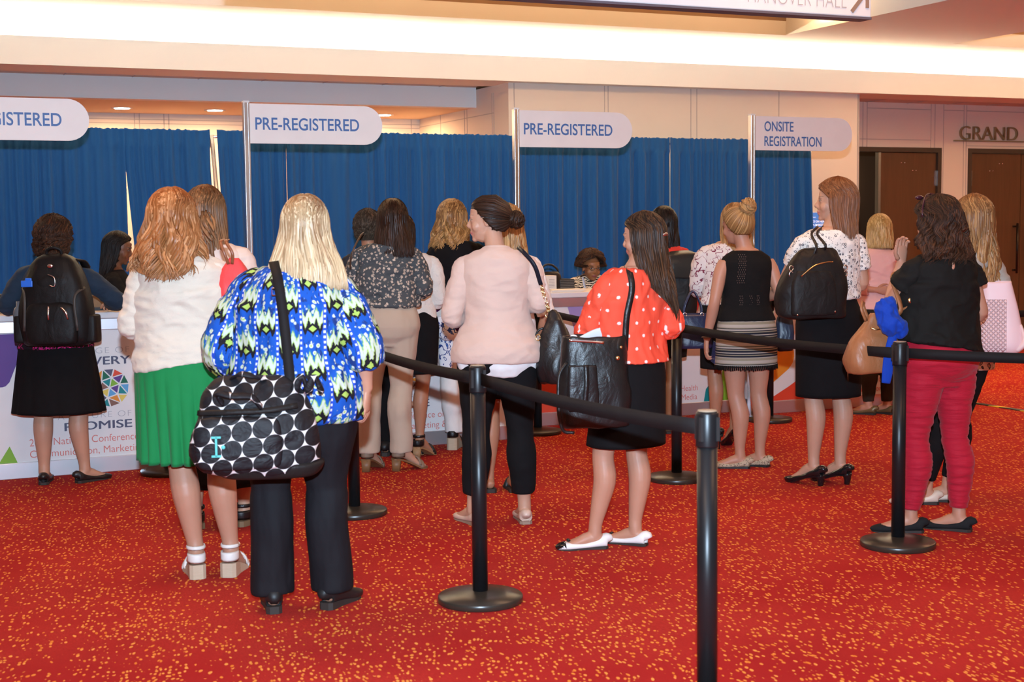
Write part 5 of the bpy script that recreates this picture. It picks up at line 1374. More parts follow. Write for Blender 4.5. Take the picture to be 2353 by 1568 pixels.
k.V = [tuple(Vector(v) * P11.S) for v in k.V]; k.build('lanyard', plain('white_blue_lanyard', (0.55, 0.58, 0.70), 0.6), P11.root)
k = MB()
for s in (-1, 1): k.tube([(s * .080 + 0 * a, -.004 + .013 * math.sin(a), -.052 + .016 * math.cos(a)) for a in np.linspace(0, 2 * PI, 13)], [.0018] * 13, 6)
head_item(P11, 'earring', k, MSIL)

# red dotted blouse
fc = 38
P12 = person('person', 1436, 1257, fc, 1.635, 'person in a red blouse with white dots, long dark hair clipped back', 'rosy', 1.02, 1.02, .008,
             (vf(fc, -.15, -.03, 96), vf(fc, .055, .04, 62)), (vl(fc, -.20, .0, 1.09), vl(fc, -.17, .24, 1.02)) and ((vl(fc, -.170, -.04, 1.09), vl(fc, -.18, .20, 1.02)), (vl(fc, .235, .02, 1.10), vl(fc, .12, .22, 1.10))),
             head=vl(fc, .075, .01, 0), turn=24, nod=6, voxel=.0055, up=vl(fc, .035, 0, 0)[:2])
top(P12, 'dotted_blouse', mat_dots(), .925, ease=.030, straight=.85, sleeve=1.9, se=.020, sleeve_prof=(1, 1, 1.0, 1.05, 1.12, 1.12, .9), flare=.012, wr=((.011, (8, 8, 6), 12), (.006, (18, 18, 9), 13, True)))
skirt(P12, 'black_skirt', MK, .515, 1.02, (.215, .175), .016, 4, .02)
shoes(P12, 'flat', (plain('white_leather', (0.80, 0.76, 0.72), 0.4), MSOLE, MPAT))
hair(P12, HR['blackbrown'], .44, .012, .062, .050, -.125, .020, 1.6, 66, 330, .0078, .10, seed=22, sx=-.035, wave_from=.35, taper=.35)
k = MB(); k.tube([(-.03, -.118, .0), (0, -.126, .004), (.03, -.118, .0)], [.008, .010, .008], 8); head_item(P12, 'hair_clip', k, MSIL)

# black hair, red top, dark pack
P13 = person('person', 1525, 995, 0, 1.70, 'person with black hair in a plain red top, carrying a black rucksack', 'brown', 1.0, .9, .012, ((-.09, 0, 5), (.04, 0, -5)), turn=20)
top(P13, 'red_top', cloth('tomato_red', (0.75, 0.05, 0.03)), .9, sleeve=1.5)
skirt(P13, 'black_skirt', MK, .56, 1.03, (.17, .15))
shoes(P13, 'flat', (plain('brown_leather', (0.12, 0.06, 0.03), 0.5), MSOLE))
hair(P13, HR['black'], .20, .014, .10, .065, -.06, .004, 1.4, 62, 240, seed=23)

# striped skirt and high bun
fc = 14
P14 = person('person', 1712, 1075, fc, 1.685, 'person with a blonde top knot in a black sleeveless top and striped mini skirt', 'rosy', 1.02, 1.0, .008,
             (vf(fc, -.035, -.02, 78), vf(fc, .105, .04, 62)), (((-.225, -.03, 1.10), (-.245, .06, .845)), (vl(fc, .215, .0, 1.145), vl(fc, .12, .18, 1.09))),
             (((0, .12, -1), (-1, .2, 0), .55, 1), None), head=(-.05, 0, 0), turn=22, nod=4, aw=.98)
top(P14, 'sleeveless_top', MKN, .94, ease=.012, straight=.15, sleeve=0, flare=.01, neck=-.004, wr=((.003, (8, 8, 16), 14),))
k = MB()
for a, x0_, z0_, n_ in ((0, -.085, 1.36, 14), (0, -.060, 1.36, 14), (1, -.02, 1.10, 5), (1, -.08, 1.10, 5), (2, .03, 1.10, 5)):
    for j in range(n_):
        for c_ in range(2):
            x_ = x0_ + c_ * .012 + (j % 2) * .005 - (.0 if a else (j * .0012)); z_ = z0_ - j * .0135
            g_ = P14.torso(z_, .0125, .15); 
            xx = (x_ - g_[3]) / g_[1]
            if abs(xx) < .98: k.ell((x_, g_[4] - g_[2] * math.sqrt(1 - xx * xx) - .002, g_[0]), (.0022, .0018, .0042), 6)
k.V = [tuple(Vector(v) * P14.S) for v in k.V]; tag(k.build('pointelle_hole', plain('pointelle_skin', (0.16, 0.10, 0.08), 0.8), P14.root), kind='stuff')
skirt(P14, 'striped_skirt', mat_stripes(), .655, 1.0, (.205, .165), .014)
k = MB(); rs = random.Random(2)
for j in range(96):
    a = 2 * PI * j / 96; k.ribbon([(.204 * math.cos(a), -.012 + .164 * math.sin(a), .664 + P14.dz), (.206 * math.cos(a + .03), -.012 + .166 * math.sin(a + .03), .640 + P14.dz - rs.random() * .01)], .010, .002, (math.cos(a), math.sin(a), 0))
k.V = [tuple(Vector(v) * P14.S) for v in k.V]; tag(k.build('fringe', MK, P14.root), kind='stuff')
shoes(P14, 'flat', (mat_leaf('snake_print', (0.50, 0.38, 0.26), (0.06, 0.045, 0.03), (0.30, 0.2, 0.12), 60, .3), MBK))
updo(P14, HR['dkblonde'], (.0, -.085, .095), .050, 6, .008, 340, .048, 56, -.078, .0055, 20, .3)
wz = P14.arms[0][2]
k = MB(); k.tube([tuple(wz + Vector((.030 * math.cos(a), .028 * math.sin(a), .015))) for a in np.linspace(0, 2 * PI, 17)], [.0045] * 17, 7); k.V = [tuple(Vector(v) * P14.S) for v in k.V]; k.build('bracelet', plain('dark_beads', (0.10, 0.06, 0.04), 0.4), P14.root)

# beyond her
P15 = person('person', 1668, 1031, 0, 1.63, 'person with long blonde hair in a floral blouse and black skirt, behind the striped skirt', 'tan', .98, .95, .09,
             ((-.075, .0, 30), (.06, .02, 15)), (((-.185, .06, 1.15), (-.10, .26, 1.12)), ((.25, .02, 1.16), (.12, .24, 1.12))), head=(.06, 0, 0), turn=10)
top(P15, 'floral_top', mat_leaf('branch_print', (0.76, 0.68, 0.64), (0.20, 0.03, 0.06), (0.55, 0.35, 0.38), 26, .22), .95, ease=.02, sleeve=1.5, se=.030, straight=.5)
skirt(P15, 'black_skirt', MK, .495, 1.03, (.185, .16), .012)
shoes(P15, 'stiletto', (MPAT, MPAT))
hair(P15, HR['dkblonde'], .30, .014, .12, .055, -.085, .005, 1.5, 62, 260, seed=24)

# tall woman with the nylon tote
fc = 12
P16 = person('person', 1900, 1113, fc, 1.785, 'tall auburn-haired person in a white ring-print blouse and black pencil skirt', 'fair', 1.0, .98, .055,
             (vf(fc, -.085, -.02, 42), vf(fc, .085, .02, 44)), ((vl(fc, -.245, .05, 1.26), vl(fc, -.14, .28, 1.24)), (vl(fc, .215, .04, 1.22), vl(fc, .10, .27, 1.22))), head=vl(fc, .045, .0, 0), turn=66, nod=-3, voxel=.0055)
top(P16, 'ring_print_blouse', mat_rings(), 1.0, ease=.022, straight=.6, sleeve=.62, se=.018, wr=((.009, (8, 8, 8), 15), (.005, (18, 18, 14), 16, True)), neck=.004)
skirt(P16, 'pencil_skirt', MK, .455, 1.07, (.185, .155), .014)
k = MB(); k.ribbon([(.045, -.156, .462 + P16.dz), (.045, -.1575, .60 + P16.dz)], .008, .002, (0, -1, 0)); k.V = [tuple(Vector(v) * P16.S) for v in k.V]; k.build('skirt_vent', SK['fair'], P16.root)
shoes(P16, 'pump', (MPAT, MPAT))
hair(P16, HR['auburn'], .235, .022, .120, .085, -.045, .003, 1.2, 68, 380, .007, .035, seed=25)

# pink jacket by the far counter
P17 = person('person', 2012, 953, 0, 1.625, 'person with a golden blonde bob in a light pink jacket, one hand behind the back', 'rosy', 1.08, 1.0, .012,
             ((-.06, 0, 60), (.10, .02, 40)), (((-.235, -.04, 1.06), (-.05, -.175, 1.045)), ((.22, .05, 1.06), (.12, .26, 1.04))), (((1, -.05, -.08), (0, -1, 0), .35, -1), None), head=(.02, 0, 0))
top(P17, 'pink_jacket', cloth('light_pink_suiting', (0.80, 0.47, 0.44), 0.8, 0.03, 0.5, 0.2), .88, ease=.022, se=.014, sleeve=1.72, straight=.4, flare=.01, wr=((.008, (6, 6, 13), 16, True), (.004, (14, 14, 26), 17, True)))
trousers(P17, 'dark_trousers', cloth('dark_olive', (0.030, 0.022, 0.014)), zhem=.10)
shoes(P17, 'flat', (plain('bronze_leather', (0.16, 0.11, 0.05), 0.35, 0.3), MSOLE))
hair(P17, HR['yellow'], .155, .018, .105, .085, -.035, .004, 1.4, 64, 280, .007, .05, seed=26)

# curly hair, red trousers
fc = 22
P18 = person('person', 2150, 1221, fc, 1.685, 'person with dark curly hair in crimson trousers, one hand raised to the face', 'rosy', 1.08, 1.02, .01,
             (vf(fc, -.135, -.02, 80), vf(fc, .12, .0, 58)), ((vl(fc, -.235, .03, 1.17), vl(fc, -.165, .10, 1.385)), (vl(fc, .23, .05, 1.12), vl(fc, .10, .26, 1.14))),
             ((vl(fc, -.03, -.02, 1), vl(fc, -.4, .9, 0), .55, 1), None), head=vl(fc, -.0, .01, 0), turn=18, nod=4, aw=1.08)
top(P18, 'black_top', MNY if False else cloth('black_crepe_top', (0.010, 0.009, 0.008), 0.8, 0.15, 0.7), .93, ease=.030, straight=.8, sleeve=.38, se=.028, flare=.012, hem_tilt=.17, neck=.004, wr=((.010, (6, 6, 11), 17, True), (.004, (14, 14, 20), 19, True)))
trousers(P18, 'crimson_trousers', cloth('crimson_twill', (0.40, 0.010, 0.028), 0.7, 0.08, 0.9, 0.2, 0.1, (5, 5, 34)), zhem=.115, ease=.010, legprof=(1.02, 1.02, 1.04, 1.04, 1.05, 1.15), wr=((.0055, (6, 6, 34), 18, True),), voxel=.0075)
shoes(P18, 'flat', (cloth('black_canvas', (0.015, 0.015, 0.016)), MSOLE))
hair(P18, HR['curlbrown'], .215, .028, .150, .10, -.055, .016, 2.6, 64, 420, .0065, .10, curl=.008, seed=27)
k = MB()
k.tube([(.116 * math.sin(a), .030 - .03 * abs(math.sin(a)), .020 + .134 * math.cos(a)) for a in np.linspace(-1.45, 1.45, 21)], [.0045] * 21, 7)
for s in (-1, 1): k.ell((s * .040, .062, .138), (.030, .016, .012), 12)
head_item(P18, 'sunglasses', k, plain('dark_plum_plastic', (0.05, 0.012, 0.02), 0.25))

g_ = P18.torso(1.335, .030, .8)
k = MB(); k.ell((-.025, g_[4] - g_[2] * .99 - .006, 1.335 + P18.dz), (.009, .004, .022), 12); k.V = [tuple(Vector(v) * P18.S) for v in k.V]; k.build('keyhole', SK['rosy'], P18.root)

# long wavy hair, pink tote
fc = 20
P19 = person('person', 2196, 1158, fc, 1.715, 'person with very long wavy brown hair and a floral tunic, carrying a pink tote', 'fair', 1.0, .98, .01,
             (vf(fc, -.165, .0, 82), vf(fc, -.03, .06, 70)), (((-.22, .06, 1.14), (-.10, .28, 1.14)), (vl(fc, .225, -.03, 1.24), vl(fc, .14, .17, 1.20))), head=vl(fc, .055, .0, 0), turn=5, up=vl(fc, .03, 0, 0)[:2])
top(P19, 'grey_cardigan', cloth('pale_grey_knit', (0.40, 0.36, 0.31)), 1.15, sleeve=1.6, se=.014, ease=.020)
top(P19, 'floral_tunic', mat_leaf('tunic_print', (0.72, 0.63, 0.54), (0.05, 0.045, 0.06), (0.42, 0.27, 0.18), 17, .30), .725, 1.25, sleeve=0, ease=.018, straight=.7, flare=.02)
trousers(P19, 'leggings', MK, zhem=.12, ease=.008)
shoes(P19, 'flat', (plain('cream_leather', (0.66, 0.55, 0.44), 0.45), MSOLE))
hair(P19, HR['longbrown'], .50, .014, .115, .06, -.090, .012, 3.4, 62, 320, .0068, .05, seed=28, wave_from=.25, sx=.02)
# ------------------------------------------------------------------ bags, carried things and things on the counters
def beside(px, py, P, away=0.0):
    """point seen at this place of the photograph, level with person P (away = further back)"""
    D = _f0.dot(Vector((P.root.location.x, P.root.location.y, 0))) + away
    d = view_ray(px, py); return CAM + d * (D / _f0.dot(d))
def bag(name, at, label, cat='bag', rz=0.0, group=None):
    t = empty(name, at, R_(-YAW + rz)); tag(t, label, cat, group); return t
def soft(rg, seg=40, power=3.2, n=22, amp=.006, scale=(9, 9, 7), seed=1, ridge=True, taper=None):
    V, F = rings(interp_rings(rg, n), seg, None, power)
    A = np.array(V, float); v = vnoise(A * np.array(scale) + seed * 5.7) + .5 * vnoise(A * np.array(scale) * 2.2 + 3)
    if ridge: v = .5 - np.abs(v) * 1.4
    C = A.mean(0); d = (A - C) * np.array((1, 1.6, .5)); d /= np.linalg.norm(d, axis=1)[:, None] + 1e-9
    k = MB(); k.add((A + d * (amp * v)[:, None]).tolist(), F); return k
def handle(k, pts, r, res=22, seg=8): k.tube(pts, [r] * len(pts), seg, res=res); return k

# black backpack
t = bag('backpack', beside(134, 795, P1, -.27), 'bulky black backpack with a blue tag, worn over the denim jacket', 'backpack')
k = soft([(0.0, .12, .05), (.01, .19, .085), (.06, .215, .11), (.20, .22, .125), (.33, .20, .12), (.45, .165, .10), (.53, .115, .07), (.56, .06, .035)], amp=.008, seed=2); k.V = [(v[0], v[1], v[2]) for v in k.V]
mpack = cloth('backpack_nylon', (0.010, 0.009, 0.009), 0.45, 0.2, 0.7, 0.3, 0.0); b_ = k.build('body', mpack, t)
k = soft([(.02, .11, .03), (.03, .15, .05), (.12, .155, .055), (.24, .145, .045), (.275, .11, .02)], amp=.005, seed=3); k.V = [(v[0], v[1] - .10, v[2]) for v in k.V]; pk = k.build('front_pocket', mpack, t)
k = soft([(.30, .09, .03), (.31, .125, .04), (.40, .12, .04), (.46, .09, .02)], amp=.004, seed=4); k.V = [(v[0], v[1] - .075, v[2]) for v in k.V]; k.build('top_pocket', mpack, t)
for s in (-1, 1):
    k = soft([(.02, .03, .05), (.04, .04, .07), (.17, .04, .065), (.19, .03, .05)], amp=.004, seed=5 + s); k.V = [(v[0] + s * .215, v[1], v[2]) for v in k.V]; k.build('side_pocket', mpack, t)
    k = MB(); k.ribbon([(s * .08, .02, .54), (s * .115, .05, .525), (s * .135, .10, .515), (s * .145, .15, .475)], .055, .012, (0, -.4, 1), 14); k.build('shoulder_strap', mpack, t)
    k = MB(); k.ribbon([(s * .19, -.05, .36), (s * .15, -.135, .30), (s * .16, -.13, .10)], .016, .003, (0, -1, 0), 12); k.build('side_strap', plain('grey_webbing', (0.05, 0.045, 0.04), 0.5), t)
k = MB(); handle(k, [(-.045, -.01, .55), (-.04, -.02, .585), (0, -.03, .60), (.04, -.02, .585), (.045, -.01, .55)], .010); k.build('grab_handle', mpack, t)
k = MB(); k.tube([(0, -.158, .25), (.0, -.166, .21), (0, -.166, .17)], [.006, .008, .005], 8, res=8); k.tube([(.07, -.15, .245), (.10, -.155, .215), (.112, -.15, .17)], [.006, .007, .005], 8, res=8); k.tube([(-.01, -.115, .44), (.03, -.125, .42), (.03, -.125, .37), (.0, -.128, .375)], [.004] * 4, 8, res=14); k.ell((0, -.10, .49), (.020, .006, .012), 10)
k.build('zip_pull', MSIL, t)
k = MB(); k.box(-.175, -.105, -.118, -.108, .365, .405); k.box(-.15, -.11, -.115, -.105, .40, .42); k.build('blue_tag', plain('blue_tag_plastic', (0.02, 0.14, 0.65), 0.4), t, smooth=False, bevel=.006)
k = MB(); k.lathe([(.001, 0), (.034, .0), (.036, .01), (.036, .16), (.028, .185), (.016, .195), (.016, .225), (.001, .227)], (-.225, -.02, .05), 18); tag(k.build('water_bottle', plain('bottle_plastic', (0.10, 0.12, 0.14), 0.12, 0, 0.7), None), 'clear dark bottle in the side pocket of the black backpack', 'bottle')
bt = bpy.data.objects[-1] if False else [o for o in bpy.data.objects if o.name == 'water_bottle'][0]; bt.matrix_world = t.matrix_basis.copy()

# coral bag with brown straps
t = bag('shoulder_bag', beside(541, 708, P3, -.035), 'coral red shoulder bag with brown straps under the arm of the cream cardigan', rz=0)
k = soft([(0, .05, .03), (.01, .07, .05), (.10, .075, .06), (.17, .058, .045), (.225, .02, .015)], amp=.006, seed=6); k.build('body', leather('coral_fabric', (0.72, 0.045, 0.045), 0.6), t)
for dx in (0, .04):
    k = MB(); k.ribbon([(-.02 + dx * .4, -.03, .20), (-.035 + dx * .9, -.045, .25), (-.055 + dx * .6, -.02, .30), (-.05 + dx * .4, .05, .31)], .014, .005, (0, -1, .3), 14); k.build('strap', leather('brown_strap', (0.24, 0.075, 0.03)), t)

# black and white duffel
t = bag('duffel_bag', beside(590, 1092, P5, -.34), 'black and white disc-print duffel bag hanging from a black strap on the blonde woman', rz=6)
mp = mat_polka()
k = soft([(0.0, .13, .075, .03), (.012, .19, .115, .02), (.06, .245, .145, .0), (.13, .25, .15, -.005), (.20, .235, .14, .005), (.27, .215, .115, .0), (.33, .19, .085, -.01), (.375, .15, .045, -.01), (.392, .10, .02, -.01)], 56, 2.8, 30, .014, (7, 7, 9), 7)
body = k.build('body', mp, t)
k = soft([(-.006, .12, .07, .05), (.004, .185, .115, .05), (.045, .205, .135, .06), (.062, .19, .12, .06)], 40, 2.8, 14, .006, seed=8); k.build('base_panel', MNY, t)
k = soft([(.05, .10, .02), (.06, .155, .035), (.15, .165, .04), (.235, .155, .03), (.25, .10, .012)], 40, 3.4, 16, .007, seed=9); k.V = [(v[0] - .055, v[1] - .135, v[2]) for v in k.V]; k.build('front_pocket', mp, t)
k = MB(); k.ribbon([(-.21, -.09, .262), (-.10, -.135, .268), (.05, -.14, .272), (.17, -.11, .285)], .020, .012, (0, -1, .4), 20); k.build('zip_flap', MNY, t)
k = MB(); k.ribbon([(-.11, -.125, .30), (-.13, -.155, .345), (-.07, -.175, .335), (.0, -.165, .33), (.035, -.14, .285)], .030, .008, (0, -.6, 1), 22); k.ribbon([(-.10, .02, .36), (-.06, -.06, .405), (.0, -.08, .40), (.05, .0, .37)], .028, .008, (0, -.6, 1), 18); k.build('handle', mp, t)
k = MB()
for s_, x_ in ((1, .185), (.8, .235)):
    k.add(*tube([(x_ - .03, -.05, .33), (x_, -.06, .375 + .02 * s_), (x_ + .025, -.03, .33)], [(.02, .012), (.012, .008), (.024, .012)], 8, res=10))
k.build('side_gusset', mp, t)
# monogram: capital letter with a dot beneath
k = MB(); put_text(k, 'I', 0, 0, 0, width=.040, height=.07, weight=0.0); k.ell((.052, -.004, .028), (.007, .004, .007), 10)
I3 = MB(); I3.box(-.004, .004, -.003, .003, 0, .075); I3.box(-.018, .018, -.003, .003, .070, .078); I3.box(-.018, .018, -.003, .003, -.002, .006); I3.ell((.026, 0, .036), (.008, .004, .008), 10)
I3.V = [(v[0] - .135, v[1] - .182, v[2] + .105) for v in I3.V]; I3.build('monogram', plain('turquoise_thread', (0.10, 0.48, 0.46), 0.7), t, smooth=False)
# strap up over the shoulder
def to_local(t, p): return t.matrix_basis.inverted() @ Vector(p)
s0 = to_local(t, beside(668, 890, P5, -.34)); s1 = to_local(t, beside(655, 760, P5, -.31)); s2 = to_local(t, beside(640, 650, P5, -.255)); s3 = to_local(t, beside(630, 607, P5, -.14)); s4 = to_local(t, beside(628, 600, P5, -.02))
k = MB(); k.ribbon([s0, s1, s2, s3, s4], .040, .004, (0, -1, .35), 26); st = k.build('shoulder_strap', M_belt, t)
k = MB(); q = s0; k.tube([q + Vector((-.012, -.004, .0)), q + Vector((-.016, -.004, -.028)), q + Vector((0, -.004, -.042)), q + Vector((.014, -.004, -.028)), q + Vector((.010, -.004, .004))], [.0042] * 5, 8, res=16); k.tube([q + Vector((0, -.004, -.042)), q + Vector((0.004, -.004, -.066))], [.007, .006], 8); k.ell(q + Vector((.006, 0, -.072)), (.011, .008, .008), 8); k.build('snap_hook', MSIL, t)
k = MB(); q = s2 + Vector((.0, -.010, -.035)); k.tube([q + Vector((a * .026, 0, b * .014)) for a, b in ((-1, -1), (1, -1), (1, 1), (-1, 1), (-1, -1))], [.003] * 5, 6); k.build('buckle', MSIL, t)

# thin strapped brown bag of the floral blouse
t = bag('shoulder_bag', beside(812, 690, P6, .10), 'small brown bag with a thin strap over the left shoulder of the floral blouse')
k = soft([(0, .06, .03), (.01, .08, .045), (.10, .08, .045), (.14, .06, .02)], seed=10); k.build('body', leather('dark_brown_leather', (0.09, 0.045, 0.025)), t)
k = MB(); k.ribbon([(.02, -.02, .14), (.005, -.19, .22), (.03, -.225, .33), (.075, -.17, .425), (.085, -.09, .445)], .012, .004, (-.3, -1, .2), 22); k.build('strap', leather('dark_brown_strap', (0.07, 0.035, 0.02)), t)

# black hobo of the pink blazer
t = bag('hobo_bag', beside(1276, 882, P9, -.05), 'black leather hobo bag with a chain strap hanging at the side of the pink blazer', rz=-20)
k = soft([(0, .05, .05), (.012, .085, .08), (.10, .095, .095), (.22, .080, .075), (.31, .055, .05), (.37, .03, .03), (.395, .012, .015)], 36, 2.6, 22, .013, (12, 12, 6), 11); k.build('body', ML, t)
k = MB(); handle(k, [(-.075, -.02, .06), (-.105, -.04, .15), (-.085, -.05, .27), (-.05, -.04, .30)], .006); k.build('side_strap', ML, t)
c0 = to_local(t, beside(1261, 716, P9, -.05)); c1 = to_local(t, beside(1243, 655, P9, -.09)); c2 = to_local(t, beside(1228, 610, P9, -.12)); c3 = to_local(t, beside(1205, 582, P9, -.09)); c4 = to_local(t, beside(1190, 568, P9, .02))
k = MB(); n_ = 11
for i in range(n_):
    p = c0.lerp(c1, i / n_); k.tube([p + Vector((.008 * math.cos(a) * (1 if i % 2 else .3), .008 * math.cos(a) * (.3 if i % 2 else 1), .012 * math.sin(a))) for a in np.linspace(0, 2 * PI, 9)], [.0028] * 9, 5)
k.build('chain', MGOLD, t)
k = MB(); k.ribbon([c1, c2, c3, c4], .022, .005, (0, -1, .2), 18); k.build('strap', cloth('navy_black_leather', (0.012, 0.013, 0.022), 0.4), t)
k = MB(); k.tube([c0 + Vector((.018 * math.cos(a), 0, -.018 + .018 * math.sin(a))) for a in np.linspace(0, 2 * PI, 15)], [.0035] * 15, 6); k.tube([(-.07 + .012 * math.cos(a), -.07, .25 + .016 * math.sin(a)) for a in np.linspace(0, 2 * PI, 13)], [.003] * 13, 6); k.build('ring', MGOLD, t)

# big open tote of the dotted blouse
t = bag('tote_bag', beside(1366, 980, P12, -.17), 'large open black leather tote bag on the shoulder of the red dotted blouse', rz=10)
k = soft([(0, .12, .055), (.012, .165, .085), (.10, .178, .095), (.22, .170, .090), (.33, .160, .080), (.40, .155, .075), (.435, .15, .07), (.43, .14, .06), (.34, .13, .05)], 44, 3.0, 26, .012, (8, 8, 6), 12); k.build('body', ML, t)
k = MB(); k.add(*rings([(.35, .13, .052), (.352, .02, .01)], 30)); k.build('lining', plain('grey_lining', (0.36, 0.40, 0.42), 0.7), t)
k = MB(); k.add(*tube([(-.06, .02, .42), (-.0, .03, .440), (.05, .035, .452), (.11, .04, .462)], [(.015, .005), (.022, .005), (.024, .005), (.018, .005)], 10, ref=(0, 0, 1), res=16)); tag(k.build('silver_pouch_edge', plain('pale_grey_satin', (0.62, 0.64, 0.66), 0.4), t))
k = MB(); k.ell((-.10, .0, .428), (.022, .008, .018), 12); k.build('white_flap', plain('white_vinyl', (0.8, 0.78, 0.8), 0.4), t)
k = MB(); k.ribbon([(-.14, -.082, .425), (-.05, -.086, .418), (.03, -.085, .41)], .012, .004, (0, -1, 0), 14); k.build('zip', MSIL, t)
k = soft([(.09, .05, .012), (.10, .075, .02), (.29, .07, .02), (.30, .05, .010)], 30, 3.6, 14, .005, seed=13); k.V = [(v[0] - .075, v[1] - .085, v[2]) for v in k.V]; k.build('outer_pocket', ML, t)
k = MB(); k.ribbon([(-.065, -.112, .31), (-.065, -.118, .22), (-.072, -.114, .12)], .024, .008, (0, -1, 0), 14); k.build('tab', ML, t)
k = MB(); k.ell((.095, -.085, .335), (.011, .006, .011), 10); k.ell((.115, -.07, .385), (.008, .008, .008), 8); k.build('stud', MGOLD, t)
h0 = to_local(t, beside(1436, 800, P12, -.16)); h1 = to_local(t, beside(1440, 730, P12, -.175)); h2 = to_local(t, beside(1452, 665, P12, -.175)); h3 = to_local(t, beside(1447, 627, P12, -.14)); h4 = to_local(t, beside(1440, 615, P12, -.03))
k = MB(); k.ribbon([h0 + Vector((0, .02, -.03)), h0, h1, h2, h3, h4], .030, .006, (0, -1, .1), 28); k.build('shoulder_strap', ML, t)
k = MB(); handle(k, [(-.145, -.06, .32), (-.190, -.08, .25), (-.195, -.10, .10), (-.175, -.09, .0), (-.12, -.09, -.015)], .008); k.build('loose_strap', ML, t)

# pack on the back of the black-haired woman
t = bag('rucksack', beside(1561, 722, P13, -.22), 'black flap-top rucksack on the back of the woman in the red top')
k = soft([(0, .09, .05), (.015, .125, .09), (.20, .130, .10), (.36, .12, .095), (.42, .10, .07), (.44, .06, .03)], seed=14, amp=.006); k.build('body', MNY, t)
k = MB(); k.add(*tube([(0, -.01, .46), (.02, -.10, .43), (.035, -.13, .36), (.03, -.125, .27)], [(.09, .015), (.12, .015), (.125, .012), (.11, .008)], 14, ref=(1, 0, 0), res=18, power=3)); k.build('flap', cloth('coated_nylon', (0.03, 0.03, 0.028), 0.3), t)
for s in (-1, 1):
    k = MB(); k.ribbon([(s * .08, .02, .40), (s * .09, .07, .45), (s * .10, .13, .44)], .035, .008, (0, -.5, 1), 12); k.build('strap', MNY, t)

# navy handbag of the floral blouse
t = bag('handbag', beside(1592, 800, P15, -.10), 'glossy navy blue handbag with twin handles held beside the striped skirt')
mn = leather('navy_patent', (0.012, 0.018, 0.055), 0.25, .3)
k = soft([(0, .11, .05), (.01, .135, .07), (.12, .135, .065), (.22, .115, .045), (.245, .10, .03)], 36, 4.0, 18, .003, seed=15); k.build('body', mn, t)
for dy in (-.03, .03):
    k = MB(); handle(k, [(-.06, dy, .23), (-.055, dy, .30), (.0, dy * .6, .40), (.055, dy, .30), (.06, dy, .23)], .006); k.build('handle', mn, t)
k = MB()
for dx in (-.06, .06): k.tube([(dx + .012 * math.cos(a), -.038, .235 + .014 * math.sin(a)) for a in np.linspace(0, 2 * PI, 13)], [.003] * 13, 6)
k.build('ring', MSIL, t)

# nylon tote on the tall woman
t = bag('tote_bag', beside(1866, 732, P16, -.20), 'black nylon zip tote hanging on the shoulder of the tall woman', rz=8)
k = soft([(0, .14, .06), (.012, .195, .095, .0), (.08, .215, .11, -.005), (.20, .205, .105, .0), (.31, .165, .085, .015), (.38, .125, .06, .03), (.415, .085, .03, .035)], 48, 2.9, 26, .013, (7, 7, 8), 16); k.build('body', MNY, t)
k = soft([(.03, .10, .02), (.04, .14, .035), (.20, .135, .035), (.285, .105, .02)], 36, 3.4, 16, .008, seed=17); k.V = [(v[0] - .02, v[1] - .085, v[2]) for v in k.V]; k.build('front_pocket', MNY, t)
k = MB(); k.ribbon([(-.11, -.118, .255), (-.03, -.122, .315), (.05, -.105, .335), (.09, -.095, .335)], .007, .005, (0, -1, .2), 18); k.build('zip', MGOLD, t)
a0 = to_local(t, beside(1872, 530, P16, -.165)); a1 = to_local(t, beside(1886, 522, P16, -.02))
for dx, n0 in ((-.035, 0), (.035, 1)):
    k = MB(); k.ribbon([(dx + .02, -.055 if n0 == 0 else .02, .37), (dx * .8 + .03, -.06, .43), a0 + Vector((dx * .55, .01 * n0, -.02)), a1 + Vector((dx * .5, 0, .004))], .014, .006, (0, -1, .2), 20); k.build('handle', ML, t)
k = MB()
for s in (-1, 1):
    for zz in (.30, .265): k.tube([(s * .165 + .015 + .012 * math.cos(a), -.06, zz + .015 * math.sin(a)) for a in np.linspace(0, 2 * PI, 13)], [.0035] * 13, 6)
k.ell((.10, -.11, .045), (.006, .005, .006), 8); k.ell((-.13, -.115, .03), (.006, .005, .006), 8)
k.build('ring', MSIL, t)
# small dark blue bag between striped skirt and tall woman
t = bag('handbag', beside(1803, 806, P14, .12), 'small dark blue bag hanging between the striped skirt and the tall woman')
k = soft([(0, .035, .03), (.01, .055, .05), (.12, .06, .05), (.21, .05, .03), (.25, .03, .015)], seed=18, amp=.006); k.build('body', leather('ink_blue_leather', (0.012, 0.022, 0.05), .35), t)
z0 = to_local(t, beside(1770, 612, P14, .02)); k = MB(); k.ribbon([(0, -.01, .24), to_local(t, beside(1787, 668, P14, .02)), z0, to_local(t, beside(1766, 590, P14, .10))], .022, .005, (-.2, -1, .2), 18); k.build('strap', leather('black_strap', (0.012, 0.012, 0.014)), t)

